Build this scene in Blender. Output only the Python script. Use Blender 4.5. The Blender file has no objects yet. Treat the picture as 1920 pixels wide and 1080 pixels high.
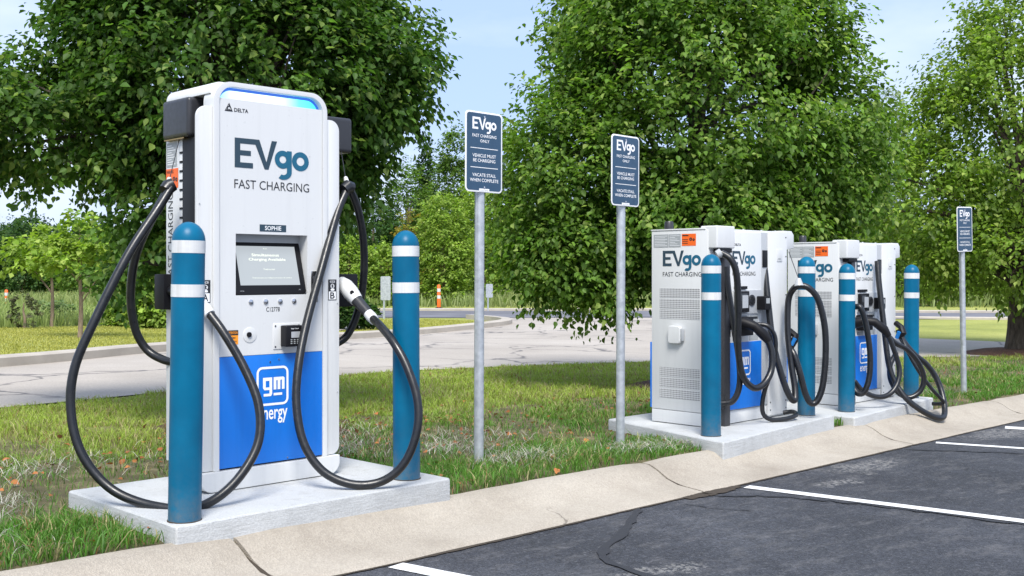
import bpy, bmesh, math, random
import numpy as np
from mathutils import Vector, Matrix
R = math.radians
SC = bpy.context.scene
COL = SC.collection
random.seed(7)
RNG = np.random.default_rng(11)

# ------------------------------------------------------------------ camera, sky, sun, exposure
# world frame: X runs along the kerb, Y runs from the parking lot into the lawn, metres
CAM_Z = 1.035
cam_d = bpy.data.cameras.new('camera'); cam = bpy.data.objects.new('camera', cam_d); COL.objects.link(cam)
cam.location = (0, 0, CAM_Z); cam.rotation_euler = (R(90), 0, R(-45))
cam_d.sensor_width = 36; cam_d.lens = 38.44; cam_d.shift_y = -0.0146
cam_d.clip_start = 0.05; cam_d.clip_end = 3000
SC.camera = cam

SUN_EL, SUN_AZ = 52, 229          # degrees; azimuth of the sun measured from +X towards +Y
W = bpy.data.worlds.new('World'); SC.world = W; W.use_nodes = True
nt = W.node_tree; nt.nodes.clear()
wo = nt.nodes.new('ShaderNodeOutputWorld'); bg = nt.nodes.new('ShaderNodeBackground')
sky = nt.nodes.new('ShaderNodeTexSky'); sky.sky_type = 'NISHITA'; sky.sun_disc = False
sky.sun_elevation = R(SUN_EL); sky.sun_rotation = R(90 - SUN_AZ); sky.air_density = 1.0; sky.dust_density = 1.6; sky.ozone_density = 1.6
tc = nt.nodes.new('ShaderNodeTexCoord'); mp = nt.nodes.new('ShaderNodeMapping'); mp.inputs['Scale'].default_value = (1, 1, 2.6)
nz = nt.nodes.new('ShaderNodeTexNoise'); nz.inputs['Scale'].default_value = 2.2; nz.inputs['Detail'].default_value = 6; nz.inputs['Roughness'].default_value = 0.52
rp = nt.nodes.new('ShaderNodeValToRGB'); rp.color_ramp.elements[0].position = 0.40; rp.color_ramp.elements[0].color = (0, 0, 0, 1)
rp.color_ramp.elements[1].position = 0.66; rp.color_ramp.elements[1].color = (.85, .85, .85, 1)
mx = nt.nodes.new('ShaderNodeMixRGB'); mx.inputs[2].default_value = (4.0, 4.3, 4.8, 1)
nt.links.new(tc.outputs['Generated'], mp.inputs[0]); nt.links.new(mp.outputs[0], nz.inputs['Vector'])
nt.links.new(nz.outputs['Fac'], rp.inputs[0]); nt.links.new(rp.outputs[0], mx.inputs[0])
hz = nt.nodes.new('ShaderNodeMixRGB'); hz.inputs[0].default_value = .86; hz.inputs[2].default_value = (1.95, 2.60, 4.2, 1)     # thin even veil of high cloud
nt.links.new(sky.outputs[0], hz.inputs[1]); nt.links.new(hz.outputs[0], mx.inputs[1]); nt.links.new(mx.outputs[0], bg.inputs[0]); nt.links.new(bg.outputs[0], wo.inputs[0])
bg.inputs[1].default_value = 0.15

sl = bpy.data.lights.new('sun', 'SUN'); sun = bpy.data.objects.new('sun', sl); COL.objects.link(sun)
sl.energy = 2.8; sl.angle = R(22); sl.color = (1, .96, .89)
sd = Vector((math.cos(R(SUN_AZ)) * math.cos(R(SUN_EL)), math.sin(R(SUN_AZ)) * math.cos(R(SUN_EL)), math.sin(R(SUN_EL))))
sun.rotation_euler = sd.to_track_quat('Z', 'Y').to_euler(); sun.location = (0, 0, 30)
SC.view_settings.view_transform = 'Standard'; SC.view_settings.look = 'None'
SC.view_settings.gamma = 1; SC.view_settings.use_curve_mapping = False
SC.view_settings.exposure = 0.90

# ------------------------------------------------------------------ materials
def mat(name, col=(.5, .5, .5), rough=.5, metal=0, spec=.5):
    m = bpy.data.materials.new(name); m.use_nodes = True
    b = m.node_tree.nodes['Principled BSDF']
    b.inputs['Base Color'].default_value = (*col, 1); b.inputs['Roughness'].default_value = rough
    b.inputs['Metallic'].default_value = metal; b.inputs['Specular IOR Level'].default_value = spec
    return m
def N(m, t, **kw):
    n = m.node_tree.nodes.new(t)
    for k, v in kw.items():
        if k in n.inputs: n.inputs[k].default_value = v
        else: setattr(n, k, v)
    return n
def L(m, a, b): m.node_tree.links.new(a, b)
def bsdf(m): return m.node_tree.nodes['Principled BSDF']
def ramp(m, src, stops):
    r = N(m, 'ShaderNodeValToRGB'); e = r.color_ramp.elements
    while len(e) < len(stops): e.new(.5)
    for i, (p, c) in enumerate(stops): e[i].position = p; e[i].color = (*c, 1) if len(c) == 3 else c
    L(m, src, r.inputs[0]); return r.outputs[0]
def pos(m, scale=(1, 1, 1), obj=False):
    if obj: g = N(m, 'ShaderNodeTexCoord').outputs['Object']
    else: g = N(m, 'ShaderNodeNewGeometry').outputs['Position']
    mp = N(m, 'ShaderNodeMapping'); mp.inputs['Scale'].default_value = scale; L(m, g, mp.inputs[0]); return mp.outputs[0]
def noise(m, vec, scale, detail=4, rough=.55):
    n = N(m, 'ShaderNodeTexNoise', Scale=scale, Detail=detail, Roughness=rough); L(m, vec, n.inputs['Vector']); return n.outputs['Fac']
def mix(m, fac, a, b, mode='MIX'):
    x = N(m, 'ShaderNodeMixRGB', blend_type=mode)
    for i, s in ((0, fac), (1, a), (2, b)):
        if isinstance(s, (int, float)): x.inputs[i].default_value = s
        elif isinstance(s, tuple): x.inputs[i].default_value = (*s, 1)
        else: L(m, s, x.inputs[i])
    return x.outputs[0]
def bump(m, h, strength=.3, dist=.01):
    b = N(m, 'ShaderNodeBump', Strength=strength, Distance=dist); L(m, h, b.inputs['Height']); L(m, b.outputs[0], bsdf(m).inputs['Normal'])
def mth(m, op, a, b=0.0):
    x = N(m, 'ShaderNodeMath', operation=op)
    for i, s in ((0, a), (1, b)):
        if isinstance(s, (int, float)): x.inputs[i].default_value = s
        else: L(m, s, x.inputs[i])
    return x.outputs[0]

def painted(name, col, rough=.35, dirt=.06, spec=.5):
    m = mat(name, col, rough, 0, spec); v = pos(m)
    n = noise(m, v, 1.1, 2, .5); c = ramp(m, n, [(.3, tuple(x * (1 - dirt) for x in col)), (.7, col)])
    L(m, c, bsdf(m).inputs['Base Color'])
    sk = ramp(m, noise(m, pos(m, (22, 22, 1.1)), 1.0, 5, .65), [(.50, (1, 1, 1)), (.78, (1 - 1.6 * dirt,) * 3)]); c = mix(m, 1.0, c, sk, 'MULTIPLY'); L(m, c, bsdf(m).inputs['Base Color'])
    f = noise(m, v, 40, 3); L(m, ramp(m, f, [(.3, (rough - .07,) * 3), (.7, (rough + .09,) * 3)]), bsdf(m).inputs['Roughness'])
    return m
M = {}
M['white'] = painted('white_powder_coat', (.65, .66, .66), .38, .05)
M['white2'] = painted('white_satin', (.65, .66, .66), .34, .04)
M['grey'] = painted('light_grey_plastic', (.42, .44, .46), .4)
M['char'] = painted('charcoal_metal', (.030, .031, .036), .36, .1)
M['black'] = mat('black_plastic', (.008, .008, .010), .5, 0, .25)
M['rubber'] = painted('black_cable_rubber', (.011, .012, .015), .33, .3, .6)
m = M['rubber']; v = pos(m); L(m, mix(m, ramp(m, noise(m, v, 14, 6, .72), [(.52, (0, 0, 0)), (.80, (.35, .35, .35))]), (.007, .008, .010), (.045, .043, .042)), bsdf(m).inputs['Base Color'])
M['blue'] = painted('blue_panel', (.004, .165, .64), .38)
M['navyprint'] = mat('navy_print', (.022, .05, .075), .5)
M['blackprint'] = mat('black_print', (.018, .02, .024), .5)
M['tealprint'] = mat('teal_print', (.006, .105, .185), .5)
M['whiteprint'] = mat('white_print', (.82, .83, .84), .5)
M['greyprint'] = mat('grey_print', (.33, .35, .36), .5)
M['orange'] = mat('orange_sticker', (.85, .135, .012), .45)
M['amber'] = mat('amber_sticker', (.85, .30, .015), .45)
M['glass'] = mat('display_glass', (.02, .022, .025), .08)
M['navy'] = painted('navy_sign_face', (.028, .072, .132), .4, .1)
M['chrome'] = mat('bright_steel', (.62, .62, .63), .22, 1)
M['brass'] = mat('brass_fitting', (.45, .30, .12), .35, 1)
M['cyan_plastic'] = mat('blue_connector_plastic', (.01, .17, .5), .4)
# teal bollard sleeve: slight scuffs
m = M['teal'] = mat('teal_plastic_sleeve', (.0, .12, .24), .36, 0, .22)
v = pos(m); c = ramp(m, noise(m, v, 5, 5), [(.3, (.0, .092, .185)), (.7, (.0, .128, .245))])
sc = noise(m, pos(m, (60, 60, 4)), 1.0, 4, .7); c = mix(m, ramp(m, sc, [(.70, (0, 0, 0)), (.80, (.14, .14, .14))]), c, (.25, .36, .42)); oz = N(m, 'ShaderNodeSeparateXYZ'); L(m, N(m, 'ShaderNodeTexCoord').outputs['Object'], oz.inputs[0])
gr = mth(m, 'MULTIPLY', ramp(m, oz.outputs['Z'], [(.0, (.55, .55, .55)), (.16, (.06, .06, .06)), (.5, (0, 0, 0))]), ramp(m, noise(m, v, 28, 6, .7), [(.35, (.2, .2, .2)), (.65, (1, 1, 1))])); c = mix(m, gr, c, (.16, .15, .13))
sc2 = ramp(m, noise(m, v, 55, 5, .8), [(.72, (0, 0, 0)), (.78, (.22, .22, .22))]); c = mix(m, sc2, c, (.10, .22, .30)); L(m, c, bsdf(m).inputs['Base Color']); bump(m, noise(m, pos(m, (3, 3, 1.2)), 3, 3), .25, .01)
M['band'] = painted('white_reflective_tape', (.66, .67, .67), .35, .14)
bump(M['band'], noise(M['band'], pos(M['band'], (12, 12, 30)), 1.5, 4), .35, .004)
# galvanised steel
m = M['galv'] = mat('galvanised_steel', (.50, .53, .56), .42, .55)
vo = N(m, 'ShaderNodeTexVoronoi', Scale=55); L(m, pos(m), vo.inputs['Vector'])
L(m, mix(m, .35, ramp(m, noise(m, pos(m), 22, 5), [(.3, (.40, .43, .46)), (.7, (.60, .63, .66))]), ramp(m, vo.outputs['Color'], [(0, (.38, .38, .38)), (1, (.62, .62, .62))]), 'SOFT_LIGHT'), bsdf(m).inputs['Base Color'])
# perforated grille
m = M['grille'] = mat('perforated_steel', (.5, .5, .5), .45)
v = pos(m, (0, 1, 1), True)
vo = N(m, 'ShaderNodeTexVoronoi', Scale=72, Randomness=0.0); L(m, v, vo.inputs['Vector'])
L(m, ramp(m, vo.outputs['Distance'], [(.34, (.20, .20, .205)), (.45, (.62, .63, .64))]), bsdf(m).inputs['Base Color'])
# concrete pad
m = M['pad'] = mat('new_concrete', (.5, .5, .5), .85); v = pos(m)
c = ramp(m, noise(m, v, 2.1, 8, .62), [(.25, (.39, .40, .405)), (.5, (.50, .515, .52)), (.8, (.58, .59, .59))])
c = mix(m, ramp(m, noise(m, v, 130, 3, .7), [(.35, (.82, .82, .82)), (.65, (1, 1, 1))]), (0, 0, 0), c, 'MIX'); L(m, c, bsdf(m).inputs['Base Color'])
pit = noise(m, pos(m, (7, 7, 70)), 1.2, 6, .75); c = mix(m, ramp(m, pit, [(.52, (0, 0, 0)), (.70, (.5, .5, .5))]), c, (.26, .255, .24)); c = mix(m, ramp(m, noise(m, v, 7, 7, .75), [(.55, (0, 0, 0)), (.75, (.4, .4, .4))]), c, (.30, .29, .27)); L(m, c, bsdf(m).inputs['Base Color']); bump(m, mix(m, .5, pit, noise(m, v, 90, 4, .7)), .55, .012)
# kerb concrete: exposed aggregate, beige
m = M['kerb'] = mat('aged_kerb_concrete', (.5, .46, .4), .9); v = pos(m)
c = ramp(m, noise(m, v, 1.6, 8, .65), [(.25, (.27, .238, .198)), (.5, (.365, .33, .28)), (.78, (.44, .405, .35))])
g = N(m, 'ShaderNodeTexVoronoi', Scale=150); L(m, v, g.inputs['Vector'])
c = mix(m, .24, c, ramp(m, g.outputs['Color'], [(0, (.22, .19, .16)), (.5, (.5, .46, .4)), (1, (.85, .82, .76))]), 'OVERLAY')
sp = ramp(m, noise(m, v, 16, 5, .75), [(.64, (0, 0, 0)), (.76, (.75, .75, .75))]); c = mix(m, sp, c, (.22, .19, .16))
st_ = ramp(m, noise(m, pos(m, (.9, 2.6, 1)), 1.4, 9, .72), [(.54, (0, 0, 0)), (.78, (.40, .40, .40))]); c = mix(m, st_, c, (.20, .175, .15))
dv_ = N(m, 'ShaderNodeVectorMath', operation='ADD'); L(m, v, dv_.inputs[0]); n2_ = N(m, 'ShaderNodeTexNoise', Scale=2.5, Detail=5); L(m, v, n2_.inputs['Vector']); L(m, n2_.outputs['Color'], dv_.inputs[1])
ck_ = N(m, 'ShaderNodeTexVoronoi', feature='DISTANCE_TO_EDGE', Scale=.85); L(m, dv_.outputs[0], ck_.inputs['Vector'])
c = mix(m, mth(m, 'MULTIPLY', ramp(m, ck_.outputs['Distance'], [(.003, (1, 1, 1)), (.010, (0, 0, 0))]), ramp(m, noise(m, v, .9, 3), [(.56, (0, 0, 0)), (.64, (.7, .7, .7))])), c, (.10, .085, .07))
L(m, c, bsdf(m).inputs['Base Color']); bump(m, mix(m, .5, g.outputs['Distance'], noise(m, v, 22, 6, .7)), .5, .012)
# asphalt
m = M['asphalt'] = mat('sealed_asphalt', (.05, .05, .055), .8); v = pos(m)
c = ramp(m, noise(m, pos(m, (1.0, .55, 1)), 1.5, 8, .66), [(.30, (.022, .024, .030)), (.5, (.037, .040, .049)), (.72, (.062, .066, .078))])
g = N(m, 'ShaderNodeTexVoronoi', Scale=125); L(m, v, g.inputs['Vector'])
c = mix(m, .8, c, ramp(m, g.outputs['Color'], [(0, (.12, .12, .13)), (.5, (.5, .5, .5)), (1, (.93, .92, .9))]), 'OVERLAY')
streak = ramp(m, noise(m, pos(m, (2.6, 7, 1)), 1.3, 9, .78), [(.50, (0, 0, 0)), (.72, (.6, .6, .6))]); c = mix(m, streak, c, (.15, .145, .145))
wear = None
wob = N(m, 'ShaderNodeTexNoise', Scale=4.5, Detail=4); L(m, v, wob.inputs['Vector'])
wsc = N(m, 'ShaderNodeVectorMath', operation='MULTIPLY_ADD'); L(m, wob.outputs['Color'], wsc.inputs[0]); wsc.inputs[1].default_value = (.55, .55, 0); L(m, N(m, 'ShaderNodeNewGeometry').outputs['Position'], wsc.inputs[2])
for (wx, wy, rx, ry) in ((7.15, 3.62, .62, .20), (9.75, 3.72, .8, .22), (3.75, 2.85, .3, .12), (6.35, 3.45, .3, .11)):
    mp_ = N(m, 'ShaderNodeMapping'); mp_.inputs['Location'].default_value = (-(wx + .27) / rx, -(wy + .27) / ry, 0); mp_.inputs['Scale'].default_value = (1 / rx, 1 / ry, 0)
    L(m, wsc.outputs[0], mp_.inputs[0])
    ln = N(m, 'ShaderNodeVectorMath', operation='LENGTH'); L(m, mp_.outputs[0], ln.inputs[0])
    d = mth(m, 'SUBTRACT', 1.0, ln.outputs['Value']); d = mth(m, 'MAXIMUM', d, 0.0)
    wear = d if wear is None else mth(m, 'MAXIMUM', wear, d)
cl_ = ramp(m, noise(m, v, 26, 6, .8), [(.38, (.75, .75, .75)), (.62, (1.25, 1.25, 1.25))]); c = mix(m, 1.0, c, cl_, 'MULTIPLY')
fl = ramp(m, noise(m, v, 48, 4, .85), [(.56, (0, 0, 0)), (.68, (.6, .6, .6))]); c = mix(m, fl, c, (.19, .19, .20))
wf = mth(m, 'MULTIPLY', wear, ramp(m, noise(m, v, 34, 6, .75), [(.47, (0, 0, 0)), (.60, (1, 1, 1))])); wf = mth(m, 'MINIMUM', mth(m, 'MULTIPLY', wf, 1.2), .45)
c = mix(m, wf, c, (.40, .385, .36)); L(m, c, bsdf(m).inputs['Base Color'])
bump(m, mix(m, .5, g.outputs['Distance'], noise(m, v, 60, 5, .75)), .9, .012)
m = M['seal'] = mat('crack_filler', (.024, .025, .030), .75); bump(m, noise(m, pos(m), 60, 4), .4, .006)
m = M['debris'] = mat('dark_debris', (.05, .038, .026), .95)
m = M['linepaint'] = mat('white_road_paint', (.75, .75, .74), .7); v = pos(m)
L(m, mix(m, ramp(m, noise(m, v, 30, 7, .82), [(.555, (0, 0, 0)), (.66, (.85, .85, .85))]), (.74, .74, .73), (.14, .14, .145)), bsdf(m).inputs['Base Color']); bump(m, noise(m, v, 120, 4), .4, .004)
# back lane: pale, cracked
m = M['lane'] = mat('pale_worn_lane', (.4, .38, .36), .9); v = pos(m)
c = ramp(m, noise(m, v, .35, 8, .62), [(.3, (.31, .275, .235)), (.55, (.385, .345, .298)), (.8, (.46, .42, .37))])
c = mix(m, .35, c, ramp(m, noise(m, v, 45, 4, .8), [(.3, (.2, .2, .2)), (.7, (.8, .8, .8))]), 'OVERLAY')
dv = N(m, 'ShaderNodeVectorMath', operation='ADD'); L(m, v, dv.inputs[0])
nn = N(m, 'ShaderNodeTexNoise', Scale=1.1, Detail=5); L(m, v, nn.inputs['Vector']); L(m, nn.outputs['Color'], dv.inputs[1])
ck = N(m, 'ShaderNodeTexVoronoi', feature='DISTANCE_TO_EDGE', Scale=.42); L(m, dv.outputs[0], ck.inputs['Vector'])
ckm = mth(m, 'MULTIPLY', ramp(m, ck.outputs['Distance'], [(.006, (1, 1, 1)), (.02, (0, 0, 0))]), ramp(m, noise(m, v, .5, 3), [(.42, (0, 0, 0)), (.55, (.85, .85, .85))]))
c = mix(m, ckm, c, (.09, .085, .085)); L(m, c, bsdf(m).inputs['Base Color']); bump(m, noise(m, v, 30, 5), .3, .01)
m = M['road'] = mat('dark_road', (.12, .12, .135), .85); L(m, ramp(m, noise(m, pos(m), .8, 6), [(.3, (.10, .10, .115)), (.7, (.17, .17, .19))]), bsdf(m).inputs['Base Color'])
m = M['path'] = mat('concrete_path', (.55, .52, .47), .9); L(m, ramp(m, noise(m, pos(m), 2, 6), [(.3, (.34, .305, .26)), (.7, (.45, .41, .355))]), bsdf(m).inputs['Base Color'])
# ground: soil + thatch on the near verge, mown turf beyond
m = M['ground'] = mat('turf_and_soil', (.1, .1, .05), .95); v = pos(m)
turf = ramp(m, noise(m, v, .45, 8, .65), [(.3, (.22, .25, .05)), (.55, (.32, .34, .075)), (.8, (.42, .41, .13))])
turf = mix(m, .4, turf, ramp(m, noise(m, v, 14, 5, .8), [(.3, (.2, .2, .2)), (.7, (.8, .8, .8))]), 'OVERLAY')
soil = ramp(m, noise(m, v, 3.4, 9, .75), [(.3, (.060, .055, .024)), (.5, (.125, .110, .048)), (.7, (.32, .26, .15))])
sy = N(m, 'ShaderNodeSeparateXYZ'); L(m, v, sy.inputs[0])
yy = mth(m, 'ADD', sy.outputs['Y'], mth(m, 'MULTIPLY', noise(m, v, 1.3, 4), 1.6))
L(m, mix(m, ramp(m, mth(m, 'DIVIDE', yy, 20.0), [(.40, (0, 0, 0)), (.47, (1, 1, 1))]), soil, turf), bsdf(m).inputs['Base Color']); bump(m, noise(m, v, 35, 6, .8), .8, .03)
m = M['mulch'] = mat('brown_mulch', (.1, .05, .03), .95); L(m, ramp(m, noise(m, pos(m), 30, 6, .8), [(.3, (.035, .018, .01)), (.7, (.20, .085, .045))]), bsdf(m).inputs['Base Color']); bump(m, noise(m, pos(m), 40, 5, .8), 1, .04)
m = M['bark'] = mat('bark', (.08, .06, .045), .95); L(m, ramp(m, noise(m, pos(m, (26, 26, 5)), 1.0, 6, .7), [(.3, (.026, .019, .014)), (.7, (.13, .10, .075))]), bsdf(m).inputs['Base Color']); bump(m, noise(m, pos(m, (26, 26, 4)), 1.2, 6, .75), .9, .02)
m = M['bark2'] = mat('pale_bark', (.2, .16, .12), .95); L(m, ramp(m, noise(m, pos(m, (20, 20, 5)), 1.0, 6, .7), [(.3, (.12, .085, .055)), (.7, (.29, .22, .16))]), bsdf(m).inputs['Base Color'])
def vmat(name, rough, transl, spec=.5):
    m = mat(name, (.1, .1, .1), rough, 0, spec)
    a = N(m, 'ShaderNodeVertexColor', layer_name='tint'); L(m, a.outputs[0], bsdf(m).inputs['Base Color'])
    if transl:
        t = N(m, 'ShaderNodeBsdfTranslucent'); s = N(m, 'ShaderNodeMixShader'); s.inputs[0].default_value = transl
        hs = N(m, 'ShaderNodeHueSaturation', Value=1.5, Saturation=1.1); L(m, a.outputs[0], hs.inputs['Color']); L(m, hs.outputs[0], t.inputs[0])
        L(m, bsdf(m).outputs[0], s.inputs[1]); L(m, t.outputs[0], s.inputs[2]); L(m, s.outputs[0], m.node_tree.nodes['Material Output'].inputs[0])
    return m
M['leaf'] = vmat('leaf', .5, .46, .3)
M['farleaf'] = vmat('far_leaf', .6, .4, .3)
M['blade'] = vmat('grass_blade', .55, .3, .35)
M['litter'] = vmat('leaf_litter', .8, .1, .2)
def emit(name, col, st):
    m = mat(name, (.02, .02, .02), .3); b = bsdf(m); b.inputs['Emission Color'].default_value = (*col, 1); b.inputs['Emission Strength'].default_value = st; return m
M['screen'] = emit('lit_display', (.53, .57, .59), .46); bsdf(M['screen']).inputs['Base Color'].default_value = (.08, .09, .10, 1); bsdf(M['screen']).inputs['Roughness'].default_value = .12
M['screentext'] = emit('lit_display_text', (.80, .86, .74), .85)
# LED bar: diodes bright in the middle, cyan towards the ends
m = M['led'] = emit('led_light_bar', (.3, .85, 1), 1.0); sx = N(m, 'ShaderNodeSeparateXYZ'); L(m, pos(m), sx.inputs[0])
L(m, ramp(m, mth(m, 'DIVIDE', mth(m, 'SUBTRACT', sx.outputs[0], 2.66), .61), [(0, (.10, .72, .95)), (.22, (.78, .97, 1)), (.55, (.80, .97, 1)), (.78, (.12, .88, .98)), (1, (.03, .45, .95))]), bsdf(m).inputs['Emission Color'])
M['ledblue'] = emit('led_glow_edge', (.03, .16, .75), .55)

# ------------------------------------------------------------------ mesh helpers
def tag(o, label=None, cat=None, group=None, kind=None):
    for k, val in (('label', label), ('category', cat), ('group', group), ('kind', kind)):
        if val: o[k] = val
    return o
def empty(name, loc, rz=0):
    o = bpy.data.objects.new(name, None); COL.objects.link(o); o.location = loc; o.rotation_euler = (0, 0, rz); o.empty_display_size = .1
    return o
def root_inv(p):
    while p.parent: p = p.parent
    return p.matrix_basis.inverted()
class MB:
    def __init__(s): s.v = []; s.f = []
    def add(s, vs, fs):
        n = len(s.v); s.v += [tuple(a) for a in vs]; s.f += [tuple(i + n for i in f) for f in fs]; return s
    def box(s, x0, x1, y0, y1, z0, z1):
        return s.add([(x0, y0, z0), (x1, y0, z0), (x1, y1, z0), (x0, y1, z0), (x0, y0, z1), (x1, y0, z1), (x1, y1, z1), (x0, y1, z1)],
                     [(0, 3, 2, 1), (4, 5, 6, 7), (0, 1, 5, 4), (1, 2, 6, 5), (2, 3, 7, 6), (3, 0, 4, 7)])
    def prism(s, pts, y0, y1, fn=None):          # polygon in (x,z) extruded from y0 to y1
        fn = fn or (lambda a, y: (a[0], y, a[1])); n = len(pts)
        vs = [fn(p, y0) for p in pts] + [fn(p, y1) for p in pts]
        return s.add(vs, [tuple(range(n)), tuple(range(2 * n - 1, n - 1, -1))] + [((i + 1) % n, i, n + i, n + (i + 1) % n) for i in range(n)])
    def ring(s, outer, inner, y0, y1, fn=None):
        fn = fn or (lambda a, y: (a[0], y, a[1])); n = len(outer)
        vs = [fn(p, y0) for p in outer] + [fn(p, y0) for p in inner] + [fn(p, y1) for p in outer] + [fn(p, y1) for p in inner]; fs = []
        for i in range(n):
            j = (i + 1) % n
            fs += [(i, j, n + j, n + i), (2 * n + i, 3 * n + i, 3 * n + j, 2 * n + j), (j, i, 2 * n + i, 2 * n + j), (n + i, n + j, 3 * n + j, 3 * n + i)]
        return s.add(vs, fs)
    def tube(s, pts, rad, sides=10, cap=True):
        pts = [Vector(p) for p in pts]; n = len(pts); rad = rad if hasattr(rad, '__len__') else [rad] * n
        vs = []; fs = []; up = None
        for i, p in enumerate(pts):
            t = (pts[min(i + 1, n - 1)] - pts[max(i - 1, 0)]); t = t.normalized() if t.length > 1e-9 else Vector((0, 0, 1))
            if up is None: up = t.orthogonal().normalized()
            up = (up - t * up.dot(t)); up = up.normalized() if up.length > 1e-6 else t.orthogonal().normalized()
            w = t.cross(up)
            for k in range(sides):
                a = 2 * math.pi * k / sides; vs.append(p + (up * math.cos(a) + w * math.sin(a)) * rad[i])
        for i in range(n - 1):
            for k in range(sides):
                k2 = (k + 1) % sides; fs.append((i * sides + k, i * sides + k2, (i + 1) * sides + k2, (i + 1) * sides + k))
        if cap: fs += [tuple(range(sides - 1, -1, -1)), tuple((n - 1) * sides + k for k in range(sides))]
        return s.add(vs, fs)
    def lathe(s, prof, c=(0, 0, 0), sides=28):     # profile (r,z)
        vs = []; fs = []; n = len(prof)
        for r, z in prof:
            for k in range(sides):
                a = 2 * math.pi * k / sides; vs.append((c[0] + r * math.cos(a), c[1] + r * math.sin(a), c[2] + z))
        for i in range(n - 1):
            for k in range(sides):
                k2 = (k + 1) % sides; fs.append((i * sides + k, i * sides + k2, (i + 1) * sides + k2, (i + 1) * sides + k))
        fs += [tuple(range(sides - 1, -1, -1)), tuple((n - 1) * sides + k for k in range(sides))]
        return s.add(vs, fs)
    def build(s, name, m, parent=None, bevel=0, seg=2, angle=35, local=False):
        me = bpy.data.meshes.new(name); me.from_pydata(s.v, [], s.f)
        if parent is not None and not local: me.transform(root_inv(parent))
        bm = bmesh.new(); bm.from_mesh(me); bmesh.ops.recalc_face_normals(bm, faces=bm.faces)
        if bevel:
            es = [e for e in bm.edges if len(e.link_faces) == 2 and e.calc_face_angle(0) > R(25)]
            bmesh.ops.bevel(bm, geom=es, offset=bevel, segments=seg, affect='EDGES', profile=.6, clamp_overlap=True)
        bm.to_mesh(me); bm.free()
        for p in me.polygons: p.use_smooth = True
        me.set_sharp_from_angle(angle=R(angle))
        me.materials.append(M[m] if isinstance(m, str) else m)
        o = bpy.data.objects.new(name, me); COL.objects.link(o)
        if parent is not None: o.parent = parent
        return o
def box(name, m, parent, x0, x1, y0, y1, z0, z1, bevel=.004, **k): return MB().box(x0, x1, y0, y1, z0, z1).build(name, m, parent, bevel, **k)
def rrect(x0, x1, z0, z1, r, n=6):
    if not hasattr(r, '__len__'): r = (r,) * 4          # bottom-left, bottom-right, top-right, top-left
    out = []
    for (cx, cz, sx, sz, a0), q in zip(((x0, z0, 1, 1, 180), (x1, z0, -1, 1, 270), (x1, z1, -1, -1, 0), (x0, z1, 1, -1, 90)), r):
        for i in range(n + 1):
            a = R(a0 + 90 * i / n); qq = max(q, 1e-4); out.append((cx + sx * qq + qq * math.cos(a), cz + sz * qq + qq * math.sin(a)))
    return out
def spline(pts, per=10):
    P = [Vector(p) for p in pts]; P = [P[0] * 2 - P[1]] + P + [P[-1] * 2 - P[-2]]; out = []
    for i in range(1, len(P) - 2):
        for k in range(per):
            t = k / per; a, b, c, d = P[i - 1], P[i], P[i + 1], P[i + 2]
            out.append(.5 * ((2 * b) + (c - a) * t + (2 * a - 5 * b + 4 * c - d) * t * t + (3 * b - a - 3 * c + d) * t ** 3))
    return out + [P[-2]]
def copy_tree(o, parent=None):
    c = o.copy(); COL.objects.link(c); c.parent = parent
    for ch in list(o.children): copy_tree(ch, c)
    return c
# a plane for flat print: origin, right, up and a small stand-off along the normal
class Plane:
    def __init__(s, o, r, u, off=.0015): s.o = Vector(o); s.r = Vector(r); s.u = Vector(u); s.n = s.r.cross(s.u).normalized(); s.off = off
    def __call__(s, a, b, lift=0): return s.o + s.r * a + s.u * b + s.n * (s.off + lift)
def flat(name, m, parent, pl, polys, lift=0):       # list of 2-D polygons
    b = MB()
    for i, p in enumerate(polys): b.add([pl(x, z, lift + i * 2.5e-5) for x, z in p], [tuple(range(len(p)))])
    me = bpy.data.meshes.new(name); me.from_pydata(b.v, [], b.f)
    if parent is not None: me.transform(root_inv(parent))
    me.materials.append(M[m]); o = bpy.data.objects.new(name, me); COL.objects.link(o); o.parent = parent; return o
def rect(a0, a1, b0, b1): return [(a0, b0), (a1, b0), (a1, b1), (a0, b1)]
TXT = {}
def text_geo(s, bold=0.0):
    if (s, bold) in TXT: return TXT[(s, bold)]
    cu = bpy.data.curves.new('lettering', 'FONT'); cu.body = s; cu.size = 1; cu.offset = bold; cu.resolution_u = 3
    ob = bpy.data.objects.new('lettering', cu); COL.objects.link(ob)
    dg = bpy.context.evaluated_depsgraph_get(); me = bpy.data.meshes.new_from_object(ob.evaluated_get(dg))
    vs = [(v.co.x, v.co.y) for v in me.vertices]; fs = [tuple(p.vertices) for p in me.polygons]
    bpy.data.objects.remove(ob); bpy.data.curves.remove(cu); bpy.data.meshes.remove(me)
    xs = [a for a, _ in vs]; ys = [b for _, b in vs]; x0, x1, y0, y1 = min(xs), max(xs), min(ys), max(ys)
    TXT[(s, bold)] = ([((a - x0) / (x1 - x0), (b - y0) / (y1 - y0)) for a, b in vs], fs); return TXT[(s, bold)]
def text(name, m, parent, pl, s, a0, a1, b0, b1, bold=0.0, lift=0):
    vs, fs = text_geo(s, bold)
    me = bpy.data.meshes.new(name); me.from_pydata([pl(a0 + (a1 - a0) * x, b0 + (b1 - b0) * y, lift) for x, y in vs], [], fs)
    if parent is not None: me.transform(root_inv(parent))
    me.materials.append(M[m]); o = bpy.data.objects.new(name, me); COL.objects.link(o); o.parent = parent; return o
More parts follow.
